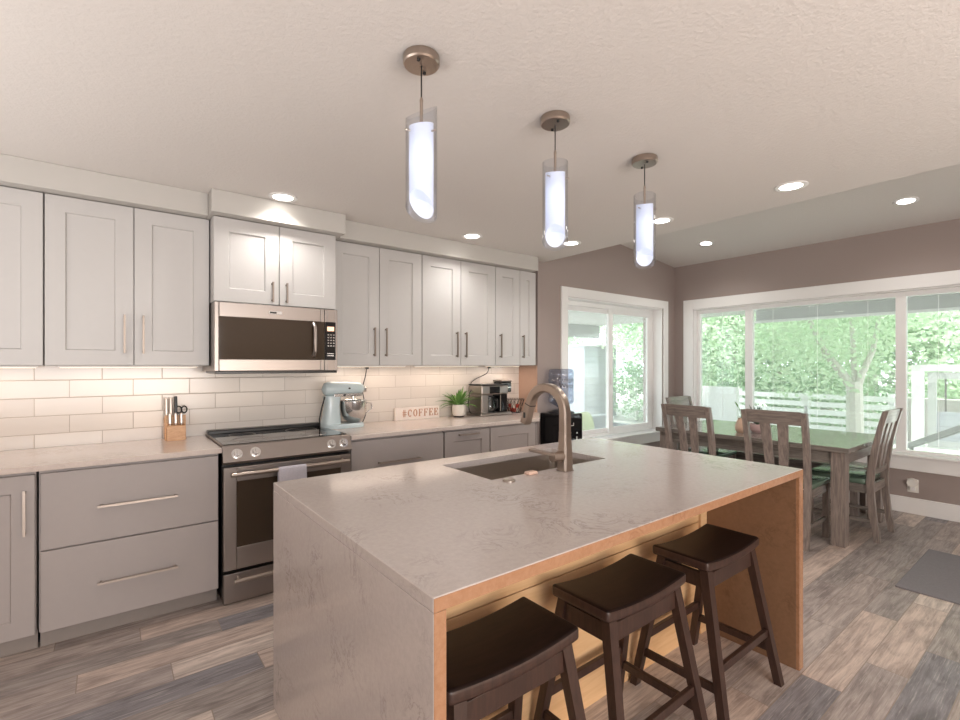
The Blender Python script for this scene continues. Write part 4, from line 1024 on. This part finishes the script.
# fence of horizontal slats
FXX = 12.6
fn = thing('slat_fence', 'white horizontal slat fence in front of the trees', 'fence', (FXX, 5, -.5))
for y in (2.6, 4.1, 5.6, 7.1): MB().box(FXX, FXX+.1, y-.05, y+.05, -.5, .80).build('post', M['ext_white'], fn, smooth=False)
m = MB()
for k in range(7): m.box(FXX-.03, FXX, 2.5, 7.2, -.42+k*.175, -.31+k*.175)
m.build('slats', M['ext_white'], fn, smooth=False)
tag(MB().box(FXX+.2, FXX+.5, -3, 2.45, -.5, .72).build('stone_garden_wall', M['stone'], smooth=False), 'pale stacked stone wall right of the big tree', 'wall')
tag(MB().box(10.5, 10.6, 4.7, 5.6, -.5, .92).build('privacy_panel', M['ext_white'], smooth=False), 'solid white garden panel behind the left window pane', 'panel')
bh = thing('birdhouse', 'small white birdhouse on a pole before the fence', 'birdhouse', (11.5, 3.75, -.5))
MB().cyl((11.5, 3.75, -.5), (11.5, 3.75, .55), .03, seg=10).build('pole', M['ext_grey'], bh)
m = MB(); m.box(11.43, 11.57, 3.68, 3.82, .55, .7); m.ring_tube([[Vector((x, y, z)) for y, z in ((3.64, .701), (3.86, .701), (3.75, .80))] for x in (11.41, 11.59)]); m.build('house', M['ext_white'], bh, smooth=False)
# garden gate frame at the right
gt = thing('screen_gate', 'white framed gate with grey bars and pale lower panel', 'gate', (11.9, 1.2, -.12))
m = MB(); m.box(11.84, 11.96, 1.98, 2.15, -.1195, 1.2795); m.box(11.84, 11.96, -.85, -.68, -.1195, 1.2795); m.box(11.84, 11.96, -.85, 2.15, 1.28, 1.40); m.build('frame', M['ext_white'], gt, smooth=False)
rect_frame(MB(), 'y', .42, 1.93, -.1, 1.26, 11.87, 11.93, .12, bev=0).build('leaf_frame', M['ext_grey'], gt, smooth=False)
MB().box(11.89, 11.91, .54, 1.81, .021, .55).build('lower_panel', M['siding'], gt, smooth=False)
for k in range(5): MB().box(11.89, 11.912, .60+k*.27, .625+k*.27, .5505, 1.1395).build('bar', M['ext_dark'], gt, smooth=False)
rl = thing('ramp_rail', 'grey sloping handrail at the patio edge', 'rail', (7.8, 1.0, -.12))
pa, pb = Vector((7.9, 1.46, .38)), Vector((6.7, .50, .96))
MB().bar(pa, pb, .05, .06).build('handrail', M['ext_grey'], rl, smooth=False)
for u in (.04, .92):
    p = pa.lerp(pb, u); MB().box(p.x-.02, p.x+.02, p.y-.02, p.y+.02, -.1195, p.z).build('post', M['ext_grey'], rl, smooth=False)
# trees
def foliage(blobs, n, size, seed):
    rnd = random.Random(seed); V = []; F = []
    for (cx, cy, cz, rx, ry, rz) in blobs:
        for i in range(n):
            while True:
                x, y, z = rnd.uniform(-1, 1), rnd.uniform(-1, 1), rnd.uniform(-1, 1); q = x*x+y*y+z*z
                if .2 < q < 1: break
            p = Vector((cx+x*rx, cy+y*ry, cz+z*rz)); s_ = size*rnd.uniform(.6, 1.3)
            a = Vector((rnd.gauss(0, 1), rnd.gauss(0, 1), rnd.gauss(0, .7))).normalized(); b = a.cross(Vector((rnd.gauss(0, 1), rnd.gauss(0, 1), rnd.gauss(0, 1)))).normalized()
            k = len(V); V += [p+a*s_, p+b*s_*.5, p-a*s_, p-b*s_*.5]; F.append((k, k+1, k+2, k+3))
    me = bpy.data.meshes.new('foliage'); me.from_pydata([tuple(v) for v in V], [], F); me.update(); return me
def tree(x, y, h, r, trunk_r, mat, label, seed, branches=None, cz=None, n=1100, size=.16, kind='tree', ground=-.5):
    t = thing(kind, label, 'tree', (x, y, ground), 0, 'trees beyond the garden fence'); rnd = random.Random(seed)
    m = MB()
    if branches:
        for br_, rad in branches: m.tube([(p[0]-x+x, p[1], p[2]) for p in br_], rad, 10)
    else: m.tube([(x, y, ground), (x+.05, y, h*.35), (x, y+.05, h*.75)], [trunk_r*1.2, trunk_r, trunk_r*.5], 10)
    m.build('trunk', M['bark'], t)
    cz = h*.6 if cz is None else cz; bl = []
    for k in range(7):
        a = rnd.uniform(0, 2*PI); q = r*rnd.uniform(.2, .65)
        bl.append((q*math.cos(a), q*math.sin(a), cz-ground+rnd.uniform(-.35, .35)*(h-cz)*1.2, r*.6, r*.6, (h-cz)*.55))
    o = bpy.data.objects.new('foliage', foliage(bl, n, size, seed)); o.data.materials.append(mat); C.objects.link(o); o.parent = t
    return t
bt = (11.0, 2.79)
tree(bt[0], bt[1], 5.6, 2.6, .25, M['tree_a'], 'big pale-barked tree with forked trunk in the garden', 21, cz=3.05, n=2000, size=.065, branches=[
    ([(11.0, 2.79, -.5), (11.0, 2.79, .1), (11.0, 2.80, 1.08)], [.19, .14, .125]),
    ([(11.0, 2.82, .95), (10.95, 2.98, 1.25), (10.9, 3.22, 1.6), (10.8, 3.6, 2.6)], [.09, .075, .06, .04]),
    ([(11.0, 2.77, .95), (11.0, 2.68, 1.25), (11.05, 2.54, 1.65), (11.1, 2.4, 2.6)], [.08, .06, .045, .03]),
    ([(11.0, 2.8, 1.0), (11.05, 2.83, 1.7), (11.1, 2.9, 2.8)], [.05, .045, .03])])
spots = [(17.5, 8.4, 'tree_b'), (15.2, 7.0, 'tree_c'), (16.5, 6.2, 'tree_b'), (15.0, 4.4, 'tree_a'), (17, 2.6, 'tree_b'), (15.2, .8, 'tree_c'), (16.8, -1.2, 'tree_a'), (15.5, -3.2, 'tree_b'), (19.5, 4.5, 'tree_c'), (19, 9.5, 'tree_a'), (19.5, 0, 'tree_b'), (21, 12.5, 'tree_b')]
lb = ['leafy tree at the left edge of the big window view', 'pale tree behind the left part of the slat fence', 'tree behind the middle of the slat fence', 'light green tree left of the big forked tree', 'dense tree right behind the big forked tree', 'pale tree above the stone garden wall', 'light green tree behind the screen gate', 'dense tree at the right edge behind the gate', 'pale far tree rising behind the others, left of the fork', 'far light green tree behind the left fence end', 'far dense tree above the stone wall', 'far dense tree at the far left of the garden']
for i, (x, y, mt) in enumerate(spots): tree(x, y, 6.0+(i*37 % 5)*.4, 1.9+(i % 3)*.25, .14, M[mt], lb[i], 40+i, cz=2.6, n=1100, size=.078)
for i, (y, mt) in enumerate(((9.6, 'tree_b'), (7.6, 'tree_a'), (5.8, 'tree_b'), (4.0, 'tree_b'), (1.6, 'tree_a'), (-.8, 'tree_b'))):
    t = thing('shrub', ('green shrub at the far left end behind the slat fence', 'light shrub left of centre behind the slat fence', 'green shrub at the centre behind the slat fence', 'green shrub behind the slat fence beside the birdhouse', 'light shrub above the stone wall right of the big trunk', 'green shrub above the stone wall beside the gate')[i], 'shrub', (14.1, y, -.5), 0, 'shrubs behind the fence')
    o = bpy.data.objects.new('foliage', foliage([(0, 0, .9, .7, 1.1, .9), (0, .3, 1.4, .6, .9, .6)], 900, .065, 70+i)); o.data.materials.append(M[mt]); C.objects.link(o); o.parent = t
    MB().tube([(14.1, y, -.5), (14.1, y, .6)], [.05, .02], 8).build('stem', M['bark'], t)
# seen through the sliding window
nh = thing('neighbour_house', 'white sided building seen through the sliding window', 'building', (14.0, 12, -.5))
MB().box(13.1, 14.9, 11, 14, -.5, 2.05).build('wall', M['siding'], nh, smooth=False)
MB().prism([(13.0, 10.8), (15.0, 10.8), (15.0, 14.2), (13.0, 14.2)], 2.051, 2.12).build('roof', M['ext_grey'], nh, smooth=False)
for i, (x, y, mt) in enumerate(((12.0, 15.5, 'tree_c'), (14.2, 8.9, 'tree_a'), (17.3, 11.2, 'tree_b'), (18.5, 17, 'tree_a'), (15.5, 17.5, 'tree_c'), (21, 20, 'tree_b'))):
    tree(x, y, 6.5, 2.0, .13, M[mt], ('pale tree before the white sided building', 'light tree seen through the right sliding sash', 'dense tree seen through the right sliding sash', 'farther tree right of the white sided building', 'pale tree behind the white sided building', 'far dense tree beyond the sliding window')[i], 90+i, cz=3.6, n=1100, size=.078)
so = thing('outdoor_sofa', 'grey outdoor sofa on the covered patio', 'sofa', (8.3, 6.7, -.5))
MB().box(7.3, 9.4, 6.3, 7.1, -.40, -.12, .03).build('seat', M['sofa_grey'], so); MB().box(7.3, 9.4, 7.0, 7.25, -.14, .24, .04).build('backrest', M['sofa_grey'], so)
for x in (7.3, 9.2): MB().box(x, x+.2, 6.3, 7.1, -.13, .06, .03).build('armrest', M['sofa_grey'], so)
for x in (7.35, 9.3):
    for y in (6.35, 7.1): MB().box(x, x+.05, y, y+.05, -.4995, -.3995).build('leg', M['ext_dark'], so)
m = MB(); m.sphere((0, 0, 0), .27, .09, .25, 20)
for v in m.bm.verts: v.co.x = math.copysign(abs(v.co.x/.27)**.6*.27, v.co.x); v.co.z = math.copysign(abs(v.co.z/.25)**.6*.25, v.co.z)
bmesh.ops.transform(m.bm, matrix=Matrix.Translation((8.15, 6.84, .125)) @ Matrix.Rotation(-.25, 4, 'X'), verts=m.bm.verts)
tag(m.build('throw_pillow', M['pillow']), 'yellow-green throw pillow on the outdoor sofa', 'pillow')
